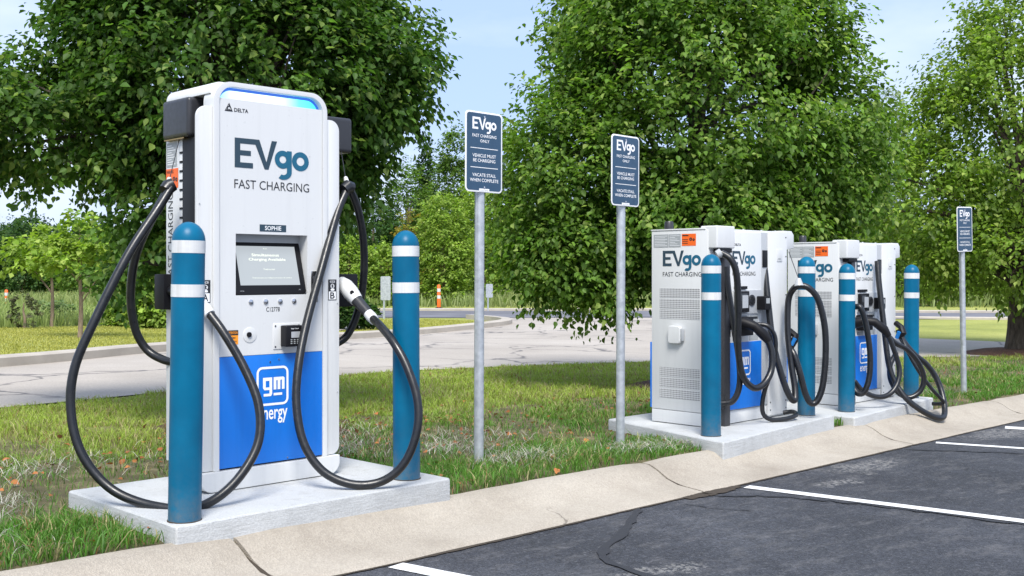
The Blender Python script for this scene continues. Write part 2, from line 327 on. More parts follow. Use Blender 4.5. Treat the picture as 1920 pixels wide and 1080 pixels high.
def arc_band(cx, cy, ro, ri, a0=0, a1=360, n=26, sy=1.0):
    out = []
    for i in range(n):
        a, b = R(a0 + (a1 - a0) * i / n), R(a0 + (a1 - a0) * (i + 1) / n)
        out.append([(cx + ro * math.cos(a), cy + ro * sy * math.sin(a)), (cx + ro * math.cos(b), cy + ro * sy * math.sin(b)), (cx + ri * math.cos(b), cy + ri * sy * math.sin(b)), (cx + ri * math.cos(a), cy + ri * sy * math.sin(a))])
    return out
def logo_word(parent, pl, a0, a1, b0, b1, m1, m2):
    """two-tone operator word mark: joined capital E and V, lower-case g and o; fills the box including the g's tail"""
    S = lambda polys: [[(a0 + (a1 - a0) * x / 5.06, b0 + (b1 - b0) * (y + .62) / 2.62) for x, y in p] for p in polys]
    E_ = [rect(0, .36, 0, 2), rect(.36, 1.2, 0, .36), rect(.36, 1.06, .84, 1.18), rect(.36, 1.62, 1.64, 2)]
    V_ = [[(1.62, 2), (1.28, 2), (1.32, 1.64), (1.86, 0), (2.20, 0), (2.03, .44)], [(1.32, 1.64), (1.62, 2), (2.03, .44), (1.86, 0)], [(2.03, .44), (2.20, 0), (2.82, 2), (2.42, 2)]]
    V_ = [[(1.36, 1.64), (1.98, 0), (2.10, .50), (1.62, 2), (1.36, 2)], [(1.98, 0), (2.24, 0), (2.82, 2), (2.46, 2), (2.10, .50)]]
    flat('lettering', m1, parent, pl, S(E_ + V_))
    o_ = arc_band(4.46, .74, .60, .27, sy=1.12)
    g_ = arc_band(3.22, .78, .56, .23, sy=1.12) + [rect(3.50, 3.84, -.06, 1.40)] + arc_band(3.26, -.06, .58, .24, -125, 0, 14, .96)
    flat('lettering', m2, parent, pl, S(g_), .0003); flat('lettering', m2, parent, pl, S(o_))
def maker_mark(parent, pl, a0, a1, b0, b1):
    w = (a1 - a0); h = b1 - b0; t = a0 + w * .34
    flat('emblem', 'blackprint', parent, pl, [[(a0, b0), (t, b0), (t - w * .05, b0 + h * .18), (a0 + w * .07, b0 + h * .18)], [(t, b0), (a0 + w * .19, b1), (a0 + w * .15, b0 + h * .74), (t - w * .05, b0 + h * .18)], [(a0, b0), (a0 + w * .07, b0 + h * .18), (a0 + w * .15, b0 + h * .74), (a0 + w * .19, b1)]])
    flat('emblem', 'blackprint', parent, pl, arc_band(a0 + w * .18, b0 + h * .36, w * .085, w * .045, 60, 330, 12))
    text('lettering', 'blackprint', parent, pl, 'DELTA', a0 + w * .40, a1, b0 + h * .02, b0 + h * .46, .02)
def square_badge(parent, pl, a0, a1, b0, b1, m='whiteprint'):
    """rounded square outline with a lower-case g and m, the m underlined"""
    w = a1 - a0; h = b1 - b0; S = lambda polys: [[(a0 + w * x, b0 + h * y) for x, y in p] for p in polys]
    o, i = rrect(0, 1, 0, 1, .17, 5), rrect(.065, .935, .06, .94, .11, 5); n = len(o)
    flat('badge_frame', m, parent, pl, S([[o[k], o[(k + 1) % n], i[(k + 1) % n], i[k]] for k in range(n)]))
    t = .085
    g = [rect(.20, .20 + t, .46, .72), rect(.20 + t, .40, .72 - t, .72), rect(.20 + t, .40, .40, .40 + t * .8), rect(.40, .40 + t, .30, .72), rect(.22, .40, .24, .24 + t * .8), [(.40, .24), (.45, .24), (.485, .30), (.40, .30)], [(.20, .46), (.20 + t, .46), (.20 + t, .40), (.24, .40)]]
    mm = [rect(.53, .53 + t, .40, .72), rect(.53 + t, .76, .72 - t, .72), rect(.655, .655 + t, .40, .72 - t), rect(.79, .79 + t, .40, .69), [(.76, .72), (.84, .72), (.875, .69), (.76, .72 - t)]]
    flat('badge_letters', m, parent, pl, S(g + mm)); flat('badge_underline', m, parent, pl, S([rect(.53, .80, .25, .25 + t * .75)]))

# ------------------------------------------------------------------ terrain
def G(x): return -.088 - .021 * (min(max(x, -4), 16) - 2.9)
def Gn(x): return -.088 - .021 * (np.clip(x, -4, 16) - 2.9)
def kin(x): return 4.165 + .034 * np.maximum(x - 2.6, 0) * (x < 16) + .034 * 13.4 * (x >= 16)     # lawn side of the kerb
def kout(x): return 3.695 + .036 * np.maximum(x - 3.0, 0) * (x < 16) + .036 * 13 * (x >= 16)       # asphalt side
_g = np.random.default_rng(3).random((64, 64))
def vnoise(x, y, s):
    x = np.asarray(x) * s; y = np.asarray(y) * s; xi = np.floor(x).astype(int); yi = np.floor(y).astype(int); fx = x - xi; fy = y - yi
    fx = fx * fx * (3 - 2 * fx); fy = fy * fy * (3 - 2 * fy); g = lambda a, b: _g[a % 64, b % 64]
    return (g(xi, yi) * (1 - fx) + g(xi + 1, yi) * fx) * (1 - fy) + (g(xi, yi + 1) * (1 - fx) + g(xi + 1, yi + 1) * fx) * fy
def lump(x, y): return (vnoise(x, y, 2.2) - .5) * .03 + (vnoise(x + 9, y, 6) - .5) * .014
def mesh_np(name, V, F, m, smooth=True):
    me = bpy.data.meshes.new(name); me.from_pydata([tuple(a) for a in V], [], F); me.materials.append(M[m])
    if smooth:
        for p in me.polygons: p.use_smooth = True
    o = bpy.data.objects.new(name, me); COL.objects.link(o); return o
def grid(name, us, vs_fn, ss, zfn, m):
    V = []; F = []; n = len(ss)
    for u in us:
        for s in ss: y = vs_fn(u, s); V.append((u, y, zfn(u, y, s)))
    for i in range(len(us) - 1):
        for j in range(n - 1): F.append((i * n + j, (i + 1) * n + j, (i + 1) * n + j + 1, i * n + j + 1))
    return mesh_np(name, V, F, m)
us = [-300, -120, -40, -15, -6] + list(np.arange(-4, 16.01, .2)) + [18, 22, 30, 45, 80, 150, 400, 900]
ss = list(np.arange(0, 5.8, .2)) + [6.5, 7.5, 9, 12, 16, 22, 30, 45, 80, 150, 400, 900]
def gz(u, y, s):
    z = G(u)
    if .2 < s < 5.6: z += float(lump(u, y)) * min(1, (s - .2) / .3)
    if s < .15: z -= .03
    return z
tag(grid('ground', us, lambda u, s: float(kin(np.array(u))) - .06 + s, ss, gz, 'ground'), kind='structure')
us2 = [-40, -12, -4] + list(np.arange(-3, 16.01, 1.0)) + [20, 30, 60]
tag(grid('parking_lot', us2, lambda u, s: float(kout(np.array(u))) + .02 - s, [0, .5, 1, 2, 4, 8, 20, 60], lambda u, y, s: G(u) - .13, 'asphalt'), kind='structure')

# kerb: cast sections with open joints
kerb = empty('kerb', (0, 3.9, -.2)); tag(kerb, kind='structure')
JO = [-9.6, -6.6, -3.6, -.6, 2.44, 5.40, 8.42, 11.4, 14.4, 17.4, 20.4, 26, 32]
prof = [(-.02, -.30), (-.006, -.125), (.04, -.112), (.40, -.098), (.58, -.070), (.74, -.026), (.86, -.004), (1.0, .0), (1.04, -.02), (1.04, -.25)]
for a, b in zip(JO[:-1], JO[1:]):
    mb = MB(); xs = np.linspace(a + .010, b - .010, 16); n = len(prof); V = []; F = []
    for i, x in enumerate(xs):
        o, q = float(kout(x)), float(kin(x))
        e = .010 if i in (0, 15) else 0
        for j, (t, z) in enumerate(prof):
            wob = (float(vnoise(x * 3 + j * 7, j * 3.1, 1.7)) - .5) * .012
            V.append((x, o + (q - o) * t + (wob if j in (0, 1, 2, 6, 7, 8) else 0), G(x) + z + wob * .35 - (e if 0 < j < 8 else 0)))
    for i in range(15):
        for j in range(n - 1): F.append((i * n + j, (i + 1) * n + j, (i + 1) * n + j + 1, i * n + j + 1))
    F += [tuple(range(n)), tuple(15 * n + j for j in range(n - 1, -1, -1))]
    mb.add(V, F).build('kerb_section', 'kerb', kerb, angle=28)
    if 0 < b < 20:      # dirt and weeds packed into the joint
        o, q = float(kout(b)), float(kin(b))
        MB().add([(b - .011, o, G(b) - .150), (b + .011, o, G(b) - .150), (b + .011, q, G(b) - .040), (b - .011, q, G(b) - .040)], [(0, 1, 2, 3)]).build('joint_filler', 'debris', kerb)

def strip(name, pts, w, z_off, m, parent=None):
    """flat ribbon on the parking lot"""
    pts = [Vector(p) for p in pts]; V = []; F = []
    for i, p in enumerate(pts):
        t = (pts[min(i + 1, len(pts) - 1)] - pts[max(i - 1, 0)]).normalized(); nrm = Vector((-t.y, t.x)); ww = w[i] if hasattr(w, '__len__') else w
        for s in (-1, 1): q = p + nrm * s * ww / 2; V.append((q.x, q.y, G(q.x) - .13 + z_off))
    for i in range(len(pts) - 1): F.append((2 * i, 2 * i + 1, 2 * i + 3, 2 * i + 2))
    mb = MB().add(V, F); return mb.build(name, m, parent)
lines = [((2.96, 3.665), (3.25, 2.2), (3.6, .4), .10, 'nearest white bay line, cut by the bottom edge of the picture'),
         ((5.76, 3.725), (6.02, 2.18), (6.4, .2), .10, 'long white bay line running right from the broken kerb joint'),
         ((8.68, 3.83), (8.92, 3.20), (9.7, .4), .10, 'white bay line in front of the cable lying on the kerb'),
         ((10.2, 3.86), (10.40, 3.30), (11.2, .5), .20, 'broad farthest white bay line at the right picture edge')]
for a, b, c, w, lab in lines:
    P = [Vector(a).lerp(Vector(b), t) for t in (0, .25, .5, .75)] + [Vector(b).lerp(Vector(c), t) for t in (0, .33, .66, 1)]
    tag(strip('bay_line', P, w, .004, 'linepaint'), lab, 'road marking', 'painted bay lines')
def crack(pts, w, lab, mt='seal', jit=.02):
    out = []
    for p in spline([(x, y, 0) for x, y in pts], 8): out.append((p.x + random.uniform(-jit, jit), p.y + random.uniform(-jit, jit)))
    ws = [w * random.uniform(.55, 1.25) for _ in out]; ws[0] = ws[-1] = .004
    tag(strip('asphalt_crack', out, ws, .006, mt), lab, 'crack', 'cracks in the asphalt')
crack([(4.72, 3.74), (4.25, 3.45), (3.80, 3.22), (3.66, 3.0), (3.62, 2.6), (3.58, 2.2)], .05, 'dark sealed crack curving from the kerb to the bottom edge', jit=.006)
crack([(5.35, 3.70), (5.6, 3.45), (5.75, 3.1), (5.85, 2.6), (5.95, 2.0), (6.1, 1.2)], .03, 'crumbling crack running just below the long bay line', jit=.022)
crack([(8.1, 3.80), (8.35, 3.5), (8.6, 3.1), (8.8, 2.5)], .03, 'rough dark crack beside the second far bay line', jit=.022)
crack([(5.02, 3.66), (5.05, 3.45), (5.15, 3.3)], .014, 'hairline crack left of the broken kerb joint', jit=.008)
crack([(5.15, 3.755), (5.30, 3.735), (5.42, 3.735), (5.60, 3.75), (5.72, 3.775)], .085, 'dark crumbled asphalt pocket at the kerb joint', 'debris', .01)

gp = []; gw = []
for q_ in np.arange(-1.5, 15, .035):
    gp.append((q_, float(kout(q_)) - .008 + random.uniform(-.004, .004))); gw.append(.012 + .05 * max(0, float(vnoise(q_, 3.0, 1.1)) - .45) + random.uniform(0, .012))
tag(strip('gutter_grit', gp, gw, .005, 'debris'), 'dark grit collected along the foot of the kerb', 'grit', kind='stuff')
# sheets beyond the lawn
def sheet(name, pts, z_off, m, thick=0):
    V = [(x, y, G(x) + z_off) for x, y in pts]
    mb = MB().add(V, [tuple(range(len(V)))]); o = mb.build(name, m); return o
def polysheet(name, near, far, z_off, m):
    """ribbon between two polylines, resampled so that it follows the slope"""
    def rs(p, n=60):
        p = [Vector(q) for q in p]; d = [0]
        for a, b in zip(p, p[1:]): d.append(d[-1] + (b - a).length)
        out = []
        for k in range(n):
            t = d[-1] * k / (n - 1); i = max(j for j in range(len(d) - 1) if d[j] <= t + 1e-9); out.append(p[i].lerp(p[i + 1], (t - d[i]) / (d[i + 1] - d[i])))
        return out
    A, B = rs(near), rs(far); V = []; F = []; K = 7
    for a, b in zip(A, B):
        for k in range(K): q = a.lerp(b, k / (K - 1)); V.append((q.x, q.y, G(q.x) + z_off))
    for i in range(len(A) - 1):
        for k in range(K - 1): F.append((i * K + k, (i + 1) * K + k, (i + 1) * K + k + 1, i * K + k + 1))
    return tag(mesh_np(name, V, F, m), kind='structure')
lane_near = [(-12, 8.6), (0, 9.1), (3.4, 9.45), (5.2, 9.95), (7.2, 10.5), (8.6, 10.75), (10.4, 10.62), (13.1, 10.1), (15.5, 9.1), (17.5, 8.0), (19.2, 6.8), (22, 4.2)]
lane_far = [(-12, 9.6), (0, 12.2), (5.1, 14.15), (8.36, 16.1), (13.1, 17.95), (19.3, 20.3), (21.5, 21.5), (24.4, 19.2), (24.0, 15.0), (22.5, 11.6), (22.6, 8.3), (25.5, 4.6)]
polysheet('back_lane', lane_near, lane_far, .012, 'lane')
polysheet('lane_mouth', [(21.5, 21.5), (23.0, 18.4), (24.0, 15.0)], [(23.4, 24.6), (27.4, 21.3), (31.0, 17.6)], .008, 'lane')
polysheet('far_road', [(12, 36), (20.9, 27.3), (23.4, 24.6), (27.1, 21), (32, 14.5), (38, 9), (60, -8)], [(16, 40), (24.6, 32.1), (28, 28.6), (32, 24.8), (36.5, 17.2), (43, 11.5), (66, -3)], .016, 'road')
def kerb_rib(name, pts, w=.16, h=.11, m='path', lab=None):
    V = []; F = []; pts = [Vector((p.x, p.y)) for p in spline([(x, y, 0) for x, y in pts], 8)]
    for i, p in enumerate(pts):
        t = (pts[min(i + 1, len(pts) - 1)] - pts[max(i - 1, 0)]).normalized(); nr = Vector((-t.y, t.x)); z = G(p.x)
        for s, hh in ((-.5, -.1), (-.5, h - .02), (-.4, h), (.5, h), (.5, -.1)): q = p + nr * s * w; V.append((q.x, q.y, z + hh))
    for i in range(len(pts) - 1):
        for k in range(4): F.append((i * 5 + k, (i + 1) * 5 + k, (i + 1) * 5 + k + 1, i * 5 + k + 1))
    return tag(MB().add(V, F).build(name, m), kind='structure')
kerb_rib('lane_kerb', [(-12, 9.6), (0, 12.2), (5.1, 14.15), (8.36, 16.1), (13.1, 17.95), (19.3, 20.3), (21.3, 21.5), (22.2, 23.0), (22.6, 24.4)], .30, .14)
kerb_rib('far_road_kerb', [(14, 40.2), (24.6, 32.3), (28, 28.8), (32, 25.0), (36.7, 17.4), (43.2, 11.7), (66, -2.8)], .35, .10)
kerb_rib('far_road_kerb', [(31.0, 17.4), (33.2, 13.2), (38, 8.8), (60, -8.2)], .30, .08)
polysheet('footpath', [(12.6, 20.4), (15.2, 21.2), (17.6, 22.8), (18.2, 24.6), (17, 26.4)], [(12.4, 21.2), (15, 22.1), (16.9, 23.4), (17.3, 24.5), (16.2, 25.7)], .02, 'path')

# ------------------------------------------------------------------ vegetation
def leaf_cloud(name, P, D, Nn, size, tint, m, parent=None, wide=.42, simple=False):
    """P positions, D leaf axis, Nn leaf normal; a leaf is two folded quads, a far leaf one diamond"""
    n = len(P); D = D / (np.linalg.norm(D, axis=1, keepdims=True) + 1e-9); W_ = np.cross(Nn, D); W_ /= (np.linalg.norm(W_, axis=1, keepdims=True) + 1e-9); U_ = np.cross(D, W_)
    if simple: T = np.array([(0, 0, 0), (.45, wide, .12), (1, 0, -.1), (.45, -wide, .12)]); Q = [[0, 1, 2, 3]]
    else: T = np.array([(0, 0, 0), (.16, wide * .8, .10), (.52, wide, .13), (1, 0, -.14), (.52, -wide, .13), (.16, -wide * .8, .10)]); Q = [[0, 1, 2, 3], [0, 3, 4, 5]]
    k = len(T); s = size[:, None, None]
    V = P[:, None, :] + s * (T[None, :, 0:1] * D[:, None, :] + T[None, :, 1:2] * W_[:, None, :] + T[None, :, 2:3] * U_[:, None, :])
    base = (np.arange(n) * k)[:, None]
    F = np.concatenate([base + np.array(q)[None] for q in Q], 1).reshape(-1)
    return np_mesh(name, V.reshape(-1, 3), F, 4, np.repeat(tint, k, 0), m, parent)
def np_mesh(name, V, F, k, C, m, parent=None):
    if parent is not None:
        mi = np.array(root_inv(parent)); V = V @ mi[:3, :3].T + mi[:3, 3]
    me = bpy.data.meshes.new(name); nf = len(F) // k
    me.vertices.add(len(V)); me.vertices.foreach_set('co', V.astype(np.float32).ravel())
    me.loops.add(len(F)); me.loops.foreach_set('vertex_index', F.astype(np.int32))
    me.polygons.add(nf); me.polygons.foreach_set('loop_start', (np.arange(nf) * k).astype(np.int32)); me.polygons.foreach_set('loop_total', np.full(nf, k, np.int32))
    me.update(calc_edges=True)
    a = me.color_attributes.new('tint', 'FLOAT_COLOR', 'POINT'); c4 = np.ones((len(V), 4), np.float32); c4[:, :3] = C; a.data.foreach_set('color', c4.ravel())
    me.materials.append(M[m]); o = bpy.data.objects.new(name, me); COL.objects.link(o); o.parent = parent; return o
def unit(n):
    v = RNG.normal(size=(n, 3)); return v / np.linalg.norm(v, axis=1, keepdims=True)
def sample_lobes(lobes, n, inner=.45):
    """points near the surface of a union of ellipsoids"""
    w = np.array([l[3] * l[4] + l[4] * l[5] for l in lobes]); w = w / w.sum(); out = []; outd = []
    for l, q in zip(lobes, w):
        k = max(6, int(n * q * 1.25)); d = unit(k); r = inner + (1 - inner) * RNG.random(k) ** .55
        r *= 1 + .10 * (vnoise(d[:, 0] * 3 + l[0], d[:, 1] * 3 + d[:, 2] * 2, 2.0) - .5) * 2
        p = np.array(l[:3]) + d * np.array(l[3:6]) * r[:, None]; keep = np.ones(k, bool)
        for o in lobes:
            if o is l: continue
            e = (((p - np.array(o[:3])) / np.array(o[3:6])) ** 2).sum(1); keep &= ~(e < .36)
        out.append(p[keep]); outd.append(d[keep])
    return np.concatenate(out), np.concatenate(outd)
def make_tree(name, base, lobes, nclus, per, lsize, cols, label, cat='tree', group=None, spread=.17, trunk_r=.09, fork=.35, m='leaf', bark='bark', nlimb=46, droop=.5, wide=.35, trunk_top=None, gaps=0):
    root = empty(name, base); tag(root, label, cat, group)
    bx, by, bz = base; cz = np.mean([l[2] for l in lobes]); big = max(lobes, key=lambda l: l[3] * l[5])
    top = trunk_top or (big[0], big[1], big[2] + big[5] * .35)
    tr = spline([(bx, by, bz - .05), (bx + (top[0] - bx) * .15 + .02, by + (top[1] - by) * .12, bz + (top[2] - bz) * .33), (bx + (top[0] - bx) * .55, by + (top[1] - by) * .55 + .03, bz + (top[2] - bz) * .68), top], 6)
    n = len(tr); MB().tube(tr, [trunk_r * (1.35 if i == 0 else 1.1 if i == 1 else 1) * (1 - .72 * i / (n - 1)) for i in range(n)], 10).build('trunk', bark, root)
    C, D = sample_lobes(lobes, nclus)
    if nlimb:
        idx = RNG.choice(len(C), min(nlimb, len(C)), replace=False)
        for i in idx:
            e = Vector(C[i]); k = int(n * random.uniform(.28, .8)); s = tr[k]
            if e.z < s.z - .3: s = tr[max(2, int(n * fork))]
            mid = s.lerp(e, .5) + Vector((random.uniform(-.1, .1), random.uniform(-.1, .1), .12 * (e - s).length)); r0 = trunk_r * random.uniform(.22, .5)
            MB().tube(spline([s, mid, e], 5), [r0 * (1 - .85 * j / 10) for j in range(11)], 5).build('branch', bark, root)
    if gaps:
        g3 = vnoise(C[:, 0] * 1.0 + C[:, 2] * .6, C[:, 1] + 3.1 * C[:, 2], gaps); k = g3 > .24; C, D = C[k], D[k]
    nc = len(C); P = np.repeat(C, per, 0); Dd = np.repeat(D, per, 0); N_ = len(P)
    tw = D * .8 + unit(nc) * .75 + np.array([0, 0, .12]); tw /= np.linalg.norm(tw, axis=1, keepdims=True); T_ = np.repeat(tw, per, 0)
    al = RNG.uniform(-1.0, 1.5, (N_, 1)); P = P + T_ * al * spread * 1.15 + RNG.normal(size=(N_, 3)) * spread * .36 - np.array([0, 0, 1.0]) * spread * .22 * al ** 2
    side = np.cross(T_, np.array([0, 0, 1.0])) * RNG.choice([-1, 1], (N_, 1))
    ax = T_ * .55 + side * .65 + unit(N_) * .45 + np.array([0, 0, -droop])
    nr = np.array([0, 0, 1.0]) + Dd * .30 + unit(N_) * .55
    size = lsize * RNG.uniform(.5, 1.4, N_)
    ca, cb, cc = (np.array(c) for c in cols); t = RNG.random(N_)[:, None]; ct = np.repeat(RNG.random(nc), per)[:, None]
    tint = (ca * (1 - ct) + cb * ct) * np.repeat(RNG.uniform(.75, 1.35, nc), per)[:, None]; tint = tint * RNG.uniform(.72, 1.25, (N_, 1)); yel = (RNG.random(N_) < .13)[:, None]; tint = np.where(yel, cc * RNG.uniform(.8, 1.15, (N_, 1)), tint)
    o = leaf_cloud('crown', P, ax, nr, size, tint, m, root, wide, m == 'farleaf'); tag(o, kind='stuff'); return root
def ray(x, y, d):
    """a point given by its bearing in the survey picture and its measured distance"""
    r = (x - 960) / 2050 * d; return ((d + r) / math.sqrt(2), (d - r) / math.sqrt(2), CAM_Z - (y - 512) / 2050 * d)
def lobe(x, y, d, rw, rh, rd=None):
    return (*ray(x, y, d), rw * d / 2050, (rd or rw) * d / 2050, rh * d / 2050)
GREEN = ((.028, .075, .010), (.060, .135, .020), (.12, .20, .035))
t1 = [lobe(430, 130, 8.5, 315, 325, 315), lobe(90, 235, 8.4, 215, 120, 230), lobe(300, 380, 8.3, 105, 100, 140), lobe(225, 512, 8.2, 85, 22, 90), lobe(660, 130, 8.7, 135, 160, 170), lobe(615, 320, 8.7, 85, 90, 110), lobe(255, 55, 8.6, 125, 150, 145), lobe(20, 225, 8.5, 110, 80, 130), lobe(420, -60, 8.6, 300, 200, 280)]
make_tree('linden_tree', (4.36, 7.2, G(4.4)), t1, 4900, 25, .054, ((.042, .100, .017), (.095, .185, .031), (.20, .29, .065)), 'large leafy tree spreading behind the tall charging station', 'tree', 'lindens on the lawn strip', spread=.125, trunk_r=.10, gaps=1.7)
t2 = [lobe(1300, 200, 12.0, 270, 290, 270), lobe(1090, 330, 11.8, 150, 210, 180), lobe(1085, 478, 11.6, 135, 88, 150), lobe(1520, 270, 12.0, 130, 200, 160), lobe(1250, 20, 12.1, 230, 180, 220), lobe(1330, 425, 11.8, 250, 115, 200), lobe(1110, 548, 11.4, 70, 36, 80), lobe(1500, 60, 12.1, 90, 120, 100)]
make_tree('linden_tree', (9.95, 7.05, G(9.95)), t2, 5300, 25, .061, ((.075, .155, .023), (.160, .275, .042), (.28, .38, .09)), 'full round tree rising behind the second charging station', 'tree', 'lindens on the lawn strip', spread=.15, trunk_r=.12, gaps=1.3)
t3 = [lobe(1930, 270, 19, 230, 260, 230), lobe(1750, 400, 18.6, 105, 150, 130), lobe(1900, 470, 18.6, 190, 90, 170), lobe(1950, 60, 19, 130, 180, 140), lobe(1790, 250, 18.8, 90, 110, 100), lobe(2060, 400, 19, 160, 190, 170)]
make_tree('linden_tree', (19.5, 7.2, G(19.5)), t3, 3400, 21, .080, ((.105, .185, .024), (.21, .32, .045), (.33, .42, .10)), 'bright green tree at the right picture edge with its trunk in mulch', 'tree', 'lindens on the lawn strip', spread=.2, trunk_r=.16, gaps=.9)
def mulch(x, y, r):
    V = [(x, y, G(x) + .10)]; F = []; n = 26
    for ring_, (q, h) in enumerate(((.5, .085), (1, -.01))):
        for k in range(n):
            a = 2 * math.pi * k / n; rr = r * q * (1 + .22 * (float(vnoise(math.cos(a) * 2 + x, math.sin(a) * 2, 1.3)) - .5)); V.append((x + rr * math.cos(a), y + rr * math.sin(a), G(x) + h))
    for k in range(n): F += [(0, 1 + k, 1 + (k + 1) % n), (1 + k, 1 + n + k, 1 + n + (k + 1) % n, 1 + (k + 1) % n)]
    tag(MB().add(V, F).build('mulch_bed', 'mulch'), kind='structure')
mulch(19.5, 7.2, 1.0); mulch(9.95, 7.05, .95); mulch(4.36, 7.2, .8)

# background trees, each placed by bearing and distance: x, top y, foot y, distance, half width, kind
def bg_tree(x, ytop, ybase, d, rw, label, kind=0, cols=None, n=260, ls=None, name='woodland_tree'):
    b = ray(x, ybase, d); h = ybase - ytop; s = d / 2050
    cols = cols or ((.035, .085, .014), (.075, .15, .028), (.13, .21, .05))
    if kind == 0:   # broadleaf
        lb = [lobe(x, ytop + h * .38, d, rw * .75, h * .38), lobe(x - rw * .45, ytop + h * .55, d, rw * .55, h * .27), lobe(x + rw * .45, ytop + h * .5, d, rw * .55, h * .28), lobe(x, ytop + h * .72, d, rw * .8, h * .24)]
    elif kind == 1:  # columnar poplar
        lb = [lobe(x, ytop + h * (.12 + .17 * i), d, rw * (.45 + .5 * math.sin(math.pi * (.15 + .16 * i))), h * .17) for i in range(5)]
    elif kind == 2:  # layered conifer
        lb = [lobe(x + random.uniform(-.1, .1) * rw, ytop + h * (.06 + .15 * i), d, rw * (.18 + .15 * i), h * .075) for i in range(6)]
    elif kind == 3:  # shrub to the ground
        lb = [lobe(x, ytop + h * .5, d, rw * .8, h * .5), lobe(x - rw * .5, ytop + h * .65, d, rw * .5, h * .36), lobe(x + rw * .5, ytop + h * .6, d, rw * .5, h * .38)]
    else:            # sapling: small crown on a bare stem
        lb = [lobe(x, ytop + h * .18, d, rw * .5, h * .17), lobe(x - rw * .7, ytop + h * .26, d, rw * .6, h * .07), lobe(x + rw * .7, ytop + h * .24, d, rw * .6, h * .08), lobe(x - rw * .2, ytop + h * .36, d, rw * .8, h * .05)]
    return make_tree(name, b, lb, int(n * 3.2), 15, (ls * .7 if ls else 5.0 * s), cols, label, 'shrub' if kind == 3 else 'tree', 'trees and shrubs beyond the lane', spread=rw * s * .12, trunk_r=(.05 if kind == 4 else .16) if kind != 3 else .04, m='farleaf', bark='bark2', nlimb=(0 if kind == 3 else 5), droop=.3, wide=.45)
DK = ((.022, .060, .014), (.050, .11, .022), (.09, .15, .035)); MD = ((.065, .13, .020), (.12, .21, .035), (.19, .27, .06)); LT = ((.15, .25, .035), (.26, .37, .06), (.34, .43, .10)); YL = ((.20, .22, .04), (.30, .25, .05), (.38, .24, .06)); SAP = ((.16, .26, .035), (.25, .36, .055), (.33, .42, .09)); PALE = ((.14, .21, .08), (.23, .31, .12), (.31, .37, .17))
bg_tree(45, 405, 560, 62, 75, 'dark rounded tree at the far left edge of the meadow', 0, DK)
bg_tree(-70, 380, 560, 66, 90, 'tree mostly cut off by the left picture edge', 0, DK)
bg_tree(150, 398, 640, 21, 90, 'young light green sapling nearest the lane kerb', 4, SAP, 44, .15, 'sapling')
bg_tree(97, 418, 620, 26, 80, 'young light green sapling with brown stem, farther left', 4, SAP, 40, .17, 'sapling')
bg_tree(45, 545, 616, 25, 30, 'dark twiggy shrub at the left lawn edge', 3, ((.09, .11, .05), (.13, .13, .07), (.17, .18, .08)), 12, .10, 'shrub')
bg_tree(285, 525, 622, 26, 45, 'bright green shrub left of the tall charging station', 3, LT, 80, .16, 'shrub')
bg_tree(232, 552, 620, 27, 32, 'low bright shrub between saplings and cable loop', 3, LT, 60, .15, 'shrub')
bg_tree(100, 565, 612, 30, 40, 'low yellowish shrub behind the sapling stems', 3, PALE, 60, .15, 'shrub')
bg_tree(200, 430, 575, 58, 100, 'mid green tree behind the saplings', 0, MD)
bg_tree(310, 400, 575, 60, 100, 'tall green tree behind the left cable loop', 0, MD)
bg_tree(700, 372, 575, 55, 65, 'round dark green tree right of the tall station', 0, DK)
bg_tree(655, 440, 575, 50, 45, 'small yellowish green tree beside the right cable', 0, LT, 200)
bg_tree(668, 565, 606, 27, 42, 'low dark spreading conifer shrub beside the station', 3, DK, 60, .16, 'shrub')
bg_tree(795, 262, 575, 70, 55, 'tall dark pointed conifer above the right bollard', 2, DK, 320)
bg_tree(858, 252, 572, 66, 60, 'tall leafy tree just left of the first sign', 1, MD, 340)
bg_tree(765, 300, 572, 60, 66, 'loose feathery green tree over the right bollard', 0, MD, 300)
bg_tree(772, 392, 575, 53, 46, 'yellow and orange tinged tree between bollard and sign', 0, YL, 80)
bg_tree(832, 375, 578, 48, 60, 'pale green poplar standing left of the first sign post', 1, LT, 300)
bg_tree(715, 455, 578, 47, 55, 'bright leafy bush behind the right bollard', 0, LT, 220)
bg_tree(905, 315, 576, 52, 62, 'leafy tree directly behind the first sign', 0, LT, 260)
bg_tree(940, 300, 576, 62, 60, 'dark tree between first sign and round tree', 0, DK, 240)
bg_tree(1010, 330, 576, 66, 80, 'tree half hidden left of the round tree', 0, MD, 220)
bg_tree(1660, 185, 575, 60, 62, 'tall pale poplar between the two right-hand trees', 1, PALE, 380)
bg_tree(1600, 270, 575, 66, 60, 'green poplar peeping out right of the round tree', 1, MD, 240)
bg_tree(1690, 400, 560, 50, 70, 'leafy tree beyond the farthest bollard', 0, MD, 240)
bg_tree(1760, 470, 562, 46, 60, 'bright shrub behind the third sign', 3, LT, 150, None, 'shrub')
bg_tree(1850, 500, 565, 48, 70, 'bright shrub left of the mulched trunk', 3, LT, 150, None, 'shrub')
bg_tree(1930, 450, 562, 56, 90, 'tree beyond the mulched trunk', 0, MD, 200)
bg_tree(1790, 380, 560, 64, 90, 'dark tree far behind the third sign', 0, DK, 200)
